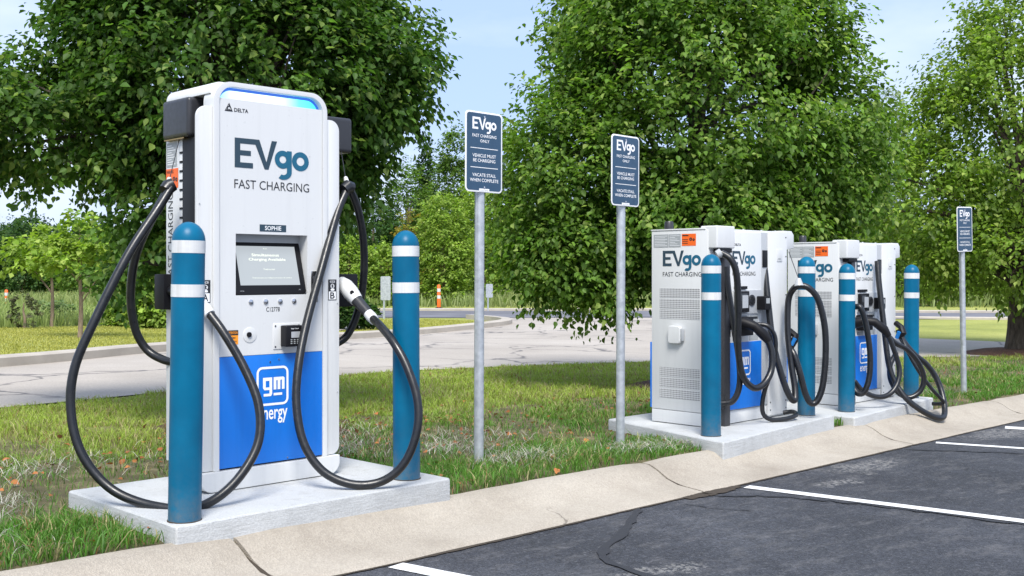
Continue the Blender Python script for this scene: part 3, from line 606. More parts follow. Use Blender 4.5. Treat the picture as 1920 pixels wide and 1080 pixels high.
# one far mass of wood behind everything
lw = [lobe(x, 500 + random.uniform(-14, 14), 85 + random.uniform(-6, 6), 90, 75 + random.uniform(0, 25)) for x in range(-250, 2250, 75)]
C, D = sample_lobes(lw, 2600); P = np.repeat(C, 8, 0); P = P + RNG.normal(size=P.shape) * .55; n_ = len(P)
tint = np.where(RNG.random((n_, 1)) < .5, np.array([[.03, .07, .014]]), np.array([[.07, .13, .03]])) * RNG.uniform(.7, 1.3, (n_, 1))
tag(leaf_cloud('distant_wood', P, unit(n_), unit(n_) + np.array([0, 0, .8]), RNG.uniform(.5, .95, n_), tint, 'farleaf', simple=True), 'far belt of mixed woodland along the horizon', 'woodland', kind='stuff')

# grass blades --------------------------------------------------
def in_view(x, y, margin=.62):
    d = (x + y) / math.sqrt(2); r = (x - y) / math.sqrt(2); return (d > 2.5) & (np.abs(r) < margin * d + .6)
PADS = [(2.18, 3.69, 4.10, 5.19), (6.34, 7.90, 4.1, 5.40), (8.24, 10.1, 4.25, 5.55)]
def blades(name, x, y, h, w, tint, m='blade', lean=.45, z=None):
    n = len(x); a = RNG.uniform(0, 2 * math.pi, n); lx = RNG.normal(size=n) * lean * h; ly = RNG.normal(size=n) * lean * h
    z0 = (Gn(x) + np.where(y < 9.8, lump(x, y), 0) - .008) if z is None else z
    b = np.stack([x, y, z0], 1); s = np.stack([np.cos(a) * w / 2, np.sin(a) * w / 2, np.zeros(n)], 1)
    mid = b + np.stack([lx * .35, ly * .35, h * .6], 1); tip = b + np.stack([lx, ly, h * RNG.uniform(.7, 1.0, n)], 1)
    V = np.stack([b - s, b + s, mid + s * .75, mid - s * .75, tip], 1).reshape(-1, 3); o = (np.arange(n) * 5)[:, None]
    F = np.concatenate([o + np.array([0, 1, 2]), o + np.array([0, 2, 3]), o + np.array([3, 2, 4])], 1).reshape(-1)
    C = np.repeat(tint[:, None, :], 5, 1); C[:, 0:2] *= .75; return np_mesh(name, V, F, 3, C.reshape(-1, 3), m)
def verge(n, x0, x1, y0, y1):
    x = RNG.uniform(x0, x1, n); y = RNG.uniform(y0, y1, n); k = in_view(x, y) & (y > kin(x) + .03)
    for a, b, c, d in PADS: k &= ~((x > a - .015) & (x < b + .015) & (y > c) & (y < d + .015))
    return x[k], y[k]
def lane_edge(x): return np.interp(x, [p[0] for p in lane_near], [p[1] for p in lane_near])
x, y = verge(640000, -1, 22, 4.1, 11.2)
dd = (x + y) / math.sqrt(2); k = (y < lane_edge(x) - .02 + .12 * (vnoise(x, y, 5) - .5)) & (RNG.random(len(x)) < np.clip(1.25 - (dd - 4) / 11, .35, 1)); x, y = x[k], y[k]
pn = vnoise(x, y, .9) * .6 + vnoise(x + 30, y, 2.6) * .4; fine = vnoise(x, y + 17, 7)
bare = (pn < .43) & (y < 7.8); k = ~(bare & (RNG.random(len(x)) < .80)); x, y, pn, fine = x[k], y[k], pn[k], fine[k]
n_ = len(x); t = np.clip((y - 5.9) / 1.6 + (pn - .5) * 1.6, 0, 1)[:, None]
gn = np.array([.098, .222, .028]); gy = np.array([.30, .40, .065]); st = np.array([.40, .36, .17]); br = np.array([.26, .14, .06])
tint = gn * (1 - t) + gy * t; q = RNG.random(n_)[:, None]; dry = np.clip(.05 + .35 * (fine[:, None] > .68) + .14 * t, 0, .6)
tint = np.where(q < dry * .75, st * RNG.uniform(.7, 1.1, (n_, 1)), tint); tint = np.where(q > .965, br, tint); tint = tint * RNG.uniform(.7, 1.3, (n_, 1))
ed = np.minimum(y - kin(x), 1.0); h = RNG.uniform(.025, .065, n_) * (.7 + .9 * fine) * np.where(pn > .62, 1.35, 1)
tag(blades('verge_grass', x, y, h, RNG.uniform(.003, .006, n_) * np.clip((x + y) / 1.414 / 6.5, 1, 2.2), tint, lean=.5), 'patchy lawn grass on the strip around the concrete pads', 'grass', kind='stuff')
# taller tufts along pads, posts and kerb
tx, ty = [], []
for (cx, cy, nn_, sp) in [(1.9, 4.45, 420, .25), (2.05, 4.9, 300, .15), (2.0, 4.3, 260, .18), (3.95, 4.6, 420, .2), (3.9, 4.95, 350, .18), (4.25, 4.45, 220, .16), (5.75, 4.75, 260, .16), (5.9, 4.45, 380, .16), (6.05, 4.38, 200, .12), (8.07, 4.6, 420, .12), (4.55, 5.3, 200, .2), (5.2, 4.7, 240, .2), (4.0, 5.6, 260, .2), (3.95, 5.3, 260, .15), (6.3, 5.5, 150, .12), (1.3, 5.0, 260, .25), (11.3, 4.9, 300, .25), (10.35, 4.75, 200, .12), (4.9, 6.1, 200, .3), (1.5, 4.35, 260, .2)]:
    tx.append(cx + RNG.normal(size=nn_) * sp); ty.append(cy + RNG.normal(size=nn_) * sp)
tx = np.concatenate(tx); ty = np.concatenate(ty); k = ty > kin(tx) + .02
for a, b, c, d in PADS: k &= ~((tx > a - .01) & (tx < b + .01) & (ty > c) & (ty < d + .01))
tx, ty = tx[k], ty[k]; n_ = len(tx); tint = np.array([.075, .20, .024]) * RNG.uniform(.7, 1.5, (n_, 1)); tint = np.where(RNG.random((n_, 1)) < .12, st, tint)
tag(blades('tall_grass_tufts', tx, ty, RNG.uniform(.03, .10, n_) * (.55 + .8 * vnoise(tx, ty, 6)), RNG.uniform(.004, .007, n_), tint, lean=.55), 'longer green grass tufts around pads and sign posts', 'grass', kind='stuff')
# pale dead grass lying flat in mats
wx, wy = [], []
for (cx, cy, nn_, sp) in [(4.45, 6.4, 420, .2), (4.1, 5.9, 260, .12), (4.75, 5.25, 260, .16), (4.85, 4.72, 420, .13), (5.75, 4.55, 420, .12), (1.45, 5.0, 420, .16), (1.75, 5.3, 380, .12), (2.3, 6.2, 500, .3), (3.85, 5.7, 300, .2), (1.2, 4.45, 260, .2), (5.1, 5.7, 300, .3), (11.2, 5.2, 200, .2), (6.15, 4.42, 160, .1)]:
    wx.append(cx + RNG.normal(size=nn_) * sp * 1.4); wy.append(cy + RNG.normal(size=nn_) * sp * .8)
wx = np.concatenate(wx); wy = np.concatenate(wy); k = wy > kin(wx) + .05
for a, b, c, d in PADS: k &= ~((wx > a - .02) & (wx < b + .02) & (wy > c) & (wy < d + .02))
wx, wy = wx[k], wy[k]; n_ = len(wx); tint = np.array([.58, .56, .49]) * RNG.uniform(.6, 1.1, (n_, 1))
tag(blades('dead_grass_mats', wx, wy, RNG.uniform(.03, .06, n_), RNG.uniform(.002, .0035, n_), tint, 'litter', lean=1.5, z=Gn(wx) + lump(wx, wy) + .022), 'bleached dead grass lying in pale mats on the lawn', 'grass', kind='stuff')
# far lawns and meadow
def far_patch(name, poly_fn, n, x0, x1, y0, y1, h, w, cA, cB, lab, lean=.35):
    x = RNG.uniform(x0, x1, n); y = RNG.uniform(y0, y1, n); k = in_view(x, y, .55) & poly_fn(x, y); x, y = x[k], y[k]; n_ = len(x)
    t = np.clip(vnoise(x, y, .35) * .7 + RNG.random(n_) * .4, 0, 1)[:, None]; tint = (np.array(cA) * (1 - t) + np.array(cB) * t) * RNG.uniform(.75, 1.25, (n_, 1))
    tag(blades(name, x, y, RNG.uniform(*h, n_), RNG.uniform(*w, n_), tint, lean=lean), lab, 'grass', kind='stuff')
def lane_far_y(x): return np.interp(x, [p[0] for p in lane_far[:7]], [p[1] for p in lane_far[:7]])
far_patch('island_lawn', lambda x, y: (y > lane_far_y(x) + .2) & (y < 26) & (x < 21.6) & ((x + y) < 46.5) & ~((x > 12) & (x < 18.4) & (y > 20.2) & (y < 26.5) & (np.abs(y - np.interp(x, [12.5, 15.1, 17.3, 18], [20.8, 21.6, 23.1, 24.6])) < .6)), 150000, 0, 22, 12, 27, (.03, .06), (.012, .022), (.28, .31, .055), (.42, .40, .10), 'mown lawn across the lane')
far_patch('meadow_grass', lambda x, y: ((y - 25.0 - .35 * (x - 8)) > 0) & (x < 15.5) & ((x + y) > 33), 50000, 4, 24, 20, 50, (.15, .55), (.02, .04), (.16, .25, .05), (.34, .39, .14), 'tall wild meadow grass behind the saplings', .3)
far_patch('roadside_meadow', lambda x, y: ((x + y) > 62.5) & ((x + y) < 84), 60000, 14, 62, 8, 56, (.25, .75), (.03, .06), (.14, .22, .05), (.33, .36, .15), 'tall pale wild grass beyond the far road', .3)

# fallen leaves, mostly around the pads and tree feet
lx = np.concatenate([RNG.uniform(0.8, 6.5, 420), RNG.normal(4.2, .9, 260), RNG.normal(9.0, 1.1, 260), RNG.uniform(7, 12, 120)]); ly = np.concatenate([RNG.uniform(4.2, 6.6, 420), RNG.normal(6.6, .5, 260), RNG.normal(6.4, .5, 260), RNG.uniform(4.5, 6, 120)])
k = ly > kin(lx) + .05
for a, b, c, d in PADS: k &= ~((lx > a) & (lx < b) & (ly > c) & (ly < d))
k &= RNG.random(len(lx)) < .8; lx, ly = lx[k], ly[k]; n_ = len(lx); tint = np.where(RNG.random((n_, 1)) < .4, np.array([[.36, .14, .05]]), np.array([[.22, .10, .045]])) * RNG.uniform(.6, 1.3, (n_, 1))
ax = unit(n_); ax[:, 2] *= .25; nr = unit(n_) * .5 + np.array([0, 0, 1.0])
tag(leaf_cloud('fallen_leaves', np.stack([lx, ly, Gn(lx) + lump(lx, ly) + .03], 1), ax, nr, RNG.uniform(.02, .048, n_), tint, 'litter'), 'brown and orange fallen leaves scattered over the grass', 'fallen leaves', kind='stuff')

# ------------------------------------------------------------------ concrete pads
def pad(pts, zt, zb, label):
    x = sum(p[0] for p in pts) / 4; y = sum(p[1] for p in pts) / 4
    mb = MB(); n = 12; ring_ = []
    for i in range(4):
        a, b = Vector(pts[i]), Vector(pts[(i + 1) % 4])
        for k in range(n): ring_.append(a.lerp(b, k / n))
    V = [(p.x, p.y, zb) for p in ring_] + [(p.x, p.y, zt) for p in ring_]; m_ = len(ring_)
    mb.add(V, [tuple(range(m_, 2 * m_)), tuple(range(m_ - 1, -1, -1))] + [(i, (i + 1) % m_, m_ + (i + 1) % m_, m_ + i) for i in range(m_)])
    o = mb.build('concrete_pad', 'pad', None, .018, 3)
    return tag(o, label, 'concrete pad', 'concrete pads under the stations')
pad([(2.186, 4.125), (3.69, 4.125), (3.69, 5.18), (2.186, 5.18)], 0, -.30, 'concrete pad carrying the tall charging station')
pad([(6.10, 4.125), (7.90, 4.30), (7.90, 5.42), (6.46, 5.42)], -.085, -.40, 'concrete pad carrying the second charging station and two bollards')
pad([(8.22, 4.30), (10.08, 4.47), (10.08, 5.6), (8.30, 5.6)], -.135, -.45, 'concrete pad farthest right, under the third station')

# ------------------------------------------------------------------ bollards
def bollard():
    root = empty('bollard', (0, 0, 0)); r = .068
    pf = [(r, 0), (r, 1.172)] + [(r * math.cos(R(a)), 1.172 + .078 * math.sin(R(a))) for a in (6, 14, 25, 38, 52, 66, 80, 88)]
    MB().lathe(pf).build('sleeve', 'teal', root, angle=40)
    for z in (1.118, .935):
        MB().lathe([(r - .002, z), (r + .0012, z + .0005), (r + .0012, z + .0525), (r - .002, z + .053)]).build('reflective_band', 'band', root, angle=50)
    MB().lathe([(r + .004, -.002), (r + .003, .003), (r - .003, .005)]).build('base_sealant', 'debris', root)
    return root
bl = bollard()
BOL = [(2.27, 4.21, 0, 'nearest blue bollard with white bands, in front of the tall station'), (3.52, 4.27, 0, 'blue bollard with white bands right of the tall station'),
       (6.30, 4.36, -.085, 'blue bollard at the near corner of the second station'), (7.745, 4.46, -.085, 'blue bollard with a cable loop hung over it between the two far stations'),
       (8.54, 4.54, -.135, 'blue bollard at the near corner of the third station'), (9.93, 4.62, -.135, 'farthest blue bollard, right of the third station')]
for i, (x, y, z, lab) in enumerate(BOL):
    b = bl if i == 0 else copy_tree(bl); b.location = (x, y, z); b.rotation_euler = (R(random.uniform(-.4, .4)), R(.7 if i == 0 else random.uniform(-.4, .4)), random.uniform(0, 6)); tag(b, lab, 'bollard', 'blue bollards guarding the stations')

# ------------------------------------------------------------------ sign posts
def sign(x, y, z, lean, label, hgt=2.13):
    root = empty('parking_sign', (x, y, z)); r = .030; ph, w = .485, .306
    mb = MB().tube([(x, y, z - .08), (x, y, z + hgt - .06)], r, 16); mb.build('post', 'galv', root)
    yf = y - r - .004; z1 = z + hgt; z0 = z1 - ph
    plate = MB().prism(rrect(x - w / 2, x + w / 2, z0, z1, .028), yf - .004, yf).build('plate', 'whiteprint', root, .0006)
    pl = Plane((x - w / 2, yf - .004, z0), (1, 0, 0), (0, 0, 1), .0008)
    flat('sign_face', 'navy', plate, pl, [rrect(.010, w - .010, .010, ph - .010, .021)])
    p2 = Plane((x - w / 2, yf - .004, z0), (1, 0, 0), (0, 0, 1), .0016)
    logo_word(plate, p2, .055, .255, ph - .130, ph - .035, 'whiteprint', 'whiteprint')
    for s, a, b, zz, hh in (('FAST CHARGING', .055, .255, .330, .019), ('ONLY', .120, .196, .300, .018), ('VEHICLE MUST', .056, .252, .210, .020), ('BE CHARGING', .062, .246, .181, .020), ('VACATE STALL', .056, .252, .093, .020), ('WHEN COMPLETE', .036, .272, .062, .020)):
        text('lettering', 'whiteprint', plate, p2, s, a, b, zz, zz + hh, .010)
    for zz in (.262, .146): flat('rule_line', 'whiteprint', plate, p2, [rect(.040, .268, zz, zz + .004)])
    flat('maker_tab', 'whiteprint', plate, p2, [rect(.112, .196, .004, .022)]); text('maker_print', 'greyprint', plate, p2, 'myparkingsign', .120, .188, .009, .016, 0, .0006)
    for zz in (.03, ph - .03): MB().tube([(x, yf - .009, z0 + zz), (x, yf + .002, z0 + zz)], .006, 10).build('bolt', 'chrome', root)
    root.rotation_euler = (R(lean[0]), R(lean[1]), R(lean[2])); return tag(root, label, 'sign', 'parking signs on steel posts')
sign(4.545, 4.83, G(4.54), (0, .25, 0), 'nearest navy parking sign on a galvanised post beside the tall station')
sign(5.855, 4.80, G(5.85), (0, .3, 1), 'navy parking sign in front of the round tree, left of the second station')
sign(11.9, 4.94, G(11.9), (0, -1.6, -7), 'small far navy parking sign on a leaning post at the right', 2.03)

# ------------------------------------------------------------------ tall charging station
def station_tall():
    root = empty('charging_station', (2.97, 4.85, 0)); T = lambda *a, **k: box(*a, **k)
    fy = 4.63
    # base and rear body
    MB().prism(rrect(2.572, 3.362, .004, .0985, (.062, .062, .004, .004), 8), 4.618, 4.74).build('plinth', 'white', root, .010, 3); T('rear_plinth', 'white', root, 2.65, 3.40, 4.741, 5.06, .004, .0985)
    MB().box(2.66, 3.28, 4.66, 5.02, -.002, .02).build('plinth_foot', 'black', root)
    T('spine', 'black', root, 2.637, 3.36, 4.722, 4.9135, .104, 1.692, .002)
    rear = T('rear_cabinet', 'white', root, 2.64, 3.42, 4.915, 5.085, .10, 1.692, .006)
    for i in range(30):     # vent slots down the rear cabinet edge
        z = .30 + i * .0455; box('vent_slot', 'black', rear, 2.6375, 2.652, 4.918, 4.944, z, z + .010, 0)
    MB().prism(rrect(2.643, 3.286, 1.886, 1.945, (.001, .001, .055, .055), 8), 4.66, 5.085).build('top_cover', 'white', root, .006, 2)
    # front column: frame ring, upper panel with display recess, light bar
    MB().ring(rrect(2.643, 3.286, .0995, 1.945, (.004, .004, .095, .095), 10), rrect(2.670, 3.261, .0996, 1.923, (.003, .003, .078, .078), 10), fy - .008, 4.72).build('front_frame', 'white2', root, .004, 3)
    MB().box(2.66, 3.27, 4.70, 4.712, .10, 1.885).build('column_back', 'grey', root)
    led = MB().prism([(2.672, 1.866)] + rrect(2.672, 3.259, 1.80, 1.9215, (.001, .001, .076, .076), 10)[14:-0][:22] + [(3.259, 1.866)] if False else ([(3.259, 1.855)] + [p for p in rrect(2.672, 3.259, 1.75, 1.9215, (.001, .001, .076, .076), 12) if p[1] > 1.845] + [(2.672, 1.855)]), fy + .024, fy + .034).build('light_bar', 'led', root)
    inn = rrect(2.684, 3.248, 1.75, 1.908, (.001, .001, .068, .068), 12); out_ = rrect(2.6715, 3.2595, 1.75, 1.922, (.001, .001, .077, .077), 12)
    kk = [i for i in range(len(out_) - 1) if out_[i][1] > 1.83 and out_[i + 1][1] > 1.83]
    flat('light_bar_edge', 'ledblue', led, Plane((0, fy + .0235, 0), (1, 0, 0), (0, 0, 1), .0), [[out_[i], out_[i + 1], inn[i + 1], inn[i]] for i in kk])
    U0, U1, Z0, Z1 = 2.672, 3.259, .638, 1.866; A0, A1, B0, B1 = 2.762, 3.170, .928, 1.224
    mb = MB()
    for (x0, x1, z0, z1) in ((U0, A0, Z0, Z1), (A1, U1, Z0, Z1), (A0, A1, B1, Z1), (A0, A1, Z0, B0)): mb.add([(x0, fy, z0), (x1, fy, z0), (x1, fy, z1), (x0, fy, z1)], [(0, 1, 2, 3)])
    # recess walls and top lip thickness
    q = 4.718
    mb.add([(A0, fy, B0), (A1, fy, B0), (A1, fy, B1), (A0, fy, B1), (A0, q, B0), (A1, q, B0), (A1, q, B1), (A0, q, B1)], [(0, 4, 5, 1), (1, 5, 6, 2), (2, 6, 7, 3), (3, 7, 4, 0), (4, 7, 6, 5)])
    mb.add([(U0, fy, Z1), (U1, fy, Z1), (U1, fy + .03, Z1), (U0, fy + .03, Z1)], [(0, 1, 2, 3)])
    panel = mb.build('front_panel', 'white2', root)
    # display, tilted back at the top
    b0, b1 = Vector((0, fy - .001, B0 + .004)), Vector((0, 4.703, 1.196)); up = (b1 - b0).normalized(); hgt = (b1 - b0).length; ax0, ax1 = 2.765, 3.166; nrm = Vector((1, 0, 0)).cross(up)
    fn = lambda p, t: tuple(Vector((ax0, b0.y, b0.z)) + Vector((p[0], 0, 0)) + up * p[1] - nrm * t)
    w = ax1 - ax0
    disp = MB().prism(rrect(0, w, 0, hgt, .018), 0, .03, fn).build('display', 'black', root, .003)
    pl = Plane((ax0, b0.y, b0.z), (1, 0, 0), up, .0012)
    flat('display_screen', 'screen', disp, pl, [rect(.030, w - .032, .045, hgt - .030)])
    p2 = Plane((ax0, b0.y, b0.z), (1, 0, 0), up, .0020)
    text('screen_text', 'screentext', disp, p2, 'Simultaneous', .115, .270, .192, .206, .012); text('screen_text', 'screentext', disp, p2, 'Charging Available', .095, .305, .166, .183, .012)
    text('screen_text', 'screentext', disp, p2, 'Touch to start', .170, .235, .122, .130); text('screen_text', 'screentext', disp, p2, 'Transactions are subject to terms of service', .10, .325, .078, .085); text('screen_text', 'screentext', disp, p2, '9:41', .185, .205, hgt - .046, hgt - .040)
    text('display_print', 'greyprint', disp, p2, 'tritouch', .022, .044, .014, .020); text('display_print', 'greyprint', disp, p2, 'LED', w - .045, w - .033, .018, .023)
    # print on the upper panel
    fp = Plane((0, fy, 0), (1, 0, 0), (0, 0, 1), .0012)
    maker_mark(panel, fp, 2.702, 2.830, 1.805, 1.846)
    logo_word(panel, fp, 2.756, 3.178, 1.497, 1.683, 'navyprint', 'tealprint')
    text('lettering', 'blackprint', panel, fp, 'FAST CHARGING', 2.754, 3.180, 1.441, 1.484, .0)
    text('lettering', 'greyprint', panel, fp, 'o', 3.180, 3.186, 1.620, 1.626)
    np_ = flat('name_plate', 'navyprint', root, fp, [rect(2.893, 3.044, 1.238, 1.272)]); text('lettering', 'whiteprint', np_, fp, 'SOPHIE', 2.922, 3.015, 1.2445, 1.2655, .012, .0008)
    text('unit_number', 'blackprint', panel, fp, 'C12778', 2.930, 3.007, .846, .868, .004)
    for x in (2.844, 2.927, 3.009, 3.090): MB().tube([(x, fy - .007, .895), (x, fy - .005, .895), (x, fy + .004, .895)], [.009, .0125, .0135], 16).build('push_button', 'chrome', root)
    # key lock in a dished plate
    lk = MB().tube([(2.838, fy - .003, .736), (2.838, fy + .002, .736)], .037, 28).build('lock_dish', 'white2', root, .001); MB().tube([(2.832, fy - .010, .738), (2.832, fy, .738)], .0125, 16).build('lock_cylinder', 'black', lk)
    st = flat('warning_sticker', 'amber', root, fp, [rect(2.714, 2.775, .694, .762)]); flat('sticker_header', 'blackprint', st, fp, [rect(2.714, 2.775, .738, .762)], .0006)
    text('lettering', 'amber', st, fp, 'ATTENTION', 2.718, 2.771, .744, .756, .02, .0012); text('lettering', 'blackprint', st, fp, 'Video', 2.735, 2.760, .722, .732, .02, .0008); text('lettering', 'blackprint', st, fp, 'recording', 2.725, 2.766, .703, .713, .02, .0008)
    cr = box('card_reader_plate', 'white', root, 2.969, 3.128, fy - .004, fy + .002, .660, .786, .002)
    for x in (2.980, 3.117):
        for z in (.672, .774): MB().tube([(x, fy - .006, z), (x, fy, z)], .0045, 8).build('screw', 'char', cr)
    rd = box('card_reader', 'black', root, 3.008, 3.106, fy - .055, fy - .004, .672, .777, .008, seg=3); rp_ = Plane((0, fy - .055, 0), (1, 0, 0), (0, 0, 1), .0012)
    flat('reader_display', 'grey', rd, rp_, [rect(3.038, 3.090, .716, .746)]); text('lettering', 'whiteprint', rd, rp_, 'Tap Card', 3.035, 3.080, .757, .764, .02)
    for i in range(3):
        for j in range(3): flat('reader_key', 'greyprint', rd, rp_, [rect(3.034 + i * .018, 3.044 + i * .018, .686 + j * .009, .691 + j * .009)])
    hp = box('latch_plate', 'chrome', root, 3.190, 3.232, fy - .004, fy + .001, .888, 1.045, .002); box('latch_handle', 'char', hp, 3.203, 3.220, fy - .014, fy - .004, .91, 1.02, .003)
    # blue lower panel with badge
    bp = box('lower_panel', 'blue', root, U0, U1, fy - .002, fy + .012, .108, .636, .0015)
    bpl = Plane((0, fy - .002, 0), (1, 0, 0), (0, 0, 1), .0012)
    square_badge(bp, bpl, 2.874, 3.056, .386, .577); text('lettering', 'whiteprint', bp, bpl, 'energy', 2.882, 3.050, .296, .366, .012)
    for x, z in ((2.95, .60), (3.05, .12), (3.0, .61)): MB().tube([(x, fy - .006, z), (x, fy, z)], .004, 8).build('screw', 'chrome', bp)
    # side wings
    for x0, x1, r in ((2.563, 2.642, (.045, .002, .002, .055)), (3.287, 3.372, (.002, .045, .055, .002))):
        wg = MB().prism(rrect(x0, x1, .102, 1.822, r, 8), fy + .008, fy + .028).build('side_wing', 'white', root, .004, 2)
        for z in (.42, .88, 1.36): MB().tube([(x0 + (.012 if x0 < 2.6 else .073), fy + .004, z), (x0 + (.012 if x0 < 2.6 else .073), fy + .01, z)], .003, 8).build('screw', 'grey', wg)
    wp = Plane((0, fy + .008, 0), (1, 0, 0), (0, 0, 1), .0012)
    for x0, ch in ((2.580, 'A'), (3.302, 'B')):
        s_ = flat('port_label', 'blackprint', root, wp, [rect(x0, x0 + .052, .895, 1.002)]); flat('port_label_field', 'whiteprint', s_, wp, [rect(x0 + .004, x0 + .048, .899, .940)], .0005)
        text('lettering', 'blackprint', s_, wp, ch, x0 + .012, x0 + .040, .903, .936, .02, .001); text('lettering', 'whiteprint', s_, wp, 'CCS', x0 + .010, x0 + .042, .986, .996, .02, .0006)
        flat('port_symbol', 'whiteprint', s_, wp, arc_band(x0 + .026, .968, .012, .009) + arc_band(x0 + .020, .968, .003, .001, n=8) + arc_band(x0 + .032, .968, .003, .001, n=8) + [rrect(x0 + .014, x0 + .038, .944, .955, .005, 3)], .0006)
    # cable arm housings
    for x0, x1, y0, y1 in ((2.606, 2.72, 4.80, 5.06), (3.25, 3.632, 4.87, 5.06)):
        h = box('cable_arm_housing', 'char', root, x0, x1, y0, y1, 1.693, 1.884, .022, seg=4)
    MB().box(2.618, 2.70, 4.865, 5.06, 1.688, 1.6935).build('housing_underside', 'brass', root)
    # rear side stickers and vertical lettering
    sp = Plane((2.64, 0, 0), (0, -1, 0), (0, 0, 1), .0012)
    flat('rating_sticker', 'greyprint', root, sp, [rect(-5.074, -4.972, 1.560, 1.680)]);
    for i in range(9): flat('sticker_print', 'whiteprint', root, sp, [rect(-5.066, -4.984 - .02 * (i % 3), 1.572 + i * .0115, 1.5755 + i * .0115)], .0006)
    so = flat('shock_sticker', 'orange', root, sp, [rect(-5.080, -4.958, 1.455, 1.552)]); text('lettering', 'blackprint', so, sp, 'WARNING', -5.075, -5.005, 1.528, 1.544, .02, .0006)
    flat('shock_symbol', 'blackprint', so, sp, arc_band(-5.000, 1.500, .012, .004, n=12) + arc_band(-4.975, 1.496, .010, .003, n=12) + [rect(-5.07, -5.02, 1.470, 1.474), rect(-5.07, -5.02, 1.486, 1.490), rect(-5.07, -5.02, 1.502, 1.506)], .0006)
    sv = Plane((2.64, 0, 0), (0, 0, 1), (0, 1, 0), .0012); sv.n = Vector((-1, 0, 0)); text('lettering', 'blackprint', root, sv, 'FAST CHARGING', 1.0, 1.435, 5.012, 5.060)
    # holsters
    box('holster', 'black', root, 2.585, 2.638, 5.0, 5.10, .855, 1.03, .006)
    box('holster', 'black', root, 3.373, 3.585, 4.76, 4.92, .855, 1.03, .008)
    return tag(root, 'tall white charging station with lit top bar and touch display', 'charging station')
st1 = station_tall()
def cable(parent, pts, r=.0208, per=9, name='charging_cable'): return MB().tube(spline(pts, per), r, 14).build(name, 'rubber', parent, angle=60)
K = lambda *l: [ray(*p) for p in l]
# left cable: hung from its retractor, loops to the pad and back up to the left holster
lc = cable(st1, K((321, 352, 5.22), (296, 392, 5.16), (240, 478, 5.05), (178, 600, 4.95), (140, 690, 4.90), (133, 770, 4.88), (152, 848, 4.86), (200, 910, 4.85), (262, 942, 4.83), (345, 955, 4.80), (400, 938, 4.82), (450, 893, 4.88), (484, 830, 4.95), (485, 760, 5.0), (458, 690, 5.04), (420, 625, 5.07), (390, 584, 5.10)))
cable(st1, K((318, 352, 5.24), (290, 400, 5.28), (256, 475, 5.36), (245, 550, 5.42), (253, 615, 5.46), (275, 655, 5.48), (305, 674, 5.46), (335, 680, 5.42)))
MB().tube(K((394, 590, 5.09), (384, 578, 5.11), (372, 566, 5.14)), [.026, .029, .024], 14).build('connector', 'white2', lc)
MB().tube(K((372, 566, 5.14), (340, 548, 5.28), (318, 545, 5.40)), [.03, .03, .022], 12).build('connector_handle', 'black', lc)
cl = MB().tube(K((309, 358, 5.21), (316, 350, 5.23), (326, 345, 5.24)), [.031, .036, .031], 16).build('cable_collar', 'rubber', lc); MB().tube(K((315, 346, 5.23), (318, 334, 5.25)), [.016, .010], 10).build('swivel', 'white2', cl)
MB().tube(K((318, 336, 5.25), (336, 262, 5.36)), .0022, 6).build('retractor_wire', 'char', st1)
# right cable
rc = cable(st1, K((652, 352, 5.72), (632, 400, 5.66), (604, 500, 5.54), (575, 605, 5.42), (559, 690, 5.33), (556, 762, 5.28), (570, 832, 5.24), (606, 884, 5.22), (660, 908, 5.22), (715, 903, 5.24), (757, 870, 5.25), (781, 812, 5.27), (783, 752, 5.30), (763, 688, 5.345), (738, 642, 5.40), (716, 614, 5.50), (700, 598, 5.61)))
cable(st1, K((655, 350, 5.74), (672, 395, 5.82), (682, 460, 5.90), (681, 530, 5.95), (669, 590, 5.97), (650, 630, 5.96), (625, 648, 5.93)))
MB().tube(K((703, 602, 5.62), (697, 595, 5.635), (690, 587, 5.65)), [.025, .029, .026], 14).build('connector_ring', 'white2', rc)
MB().tube(K((692, 589, 5.65), (680, 576, 5.68), (668, 562, 5.71)), [.026, .029, .031], 14).build('connector_grip', 'char', rc)
MB().tube(K((669, 563, 5.71), (658, 549, 5.73), (648, 537, 5.76), (640, 530, 5.80)), [.035, .043, .042, .034], 14).build('connector', 'white2', rc)
MB().tube(K((660, 548, 5.685), (660, 548, 5.71)), .011, 12).build('release_button', 'black', rc)
cl = MB().tube(K((644, 356, 5.70), (652, 350, 5.72), (660, 352, 5.74)), [.030, .036, .030], 16).build('cable_collar', 'rubber', rc); MB().tube(K((651, 345, 5.72), (648, 333, 5.75)), [.016, .010], 10).build('swivel', 'white2', cl)
MB().tube(K((648, 335, 5.75), (640, 285, 5.95)), .0022, 6).build('retractor_wire', 'char', st1)

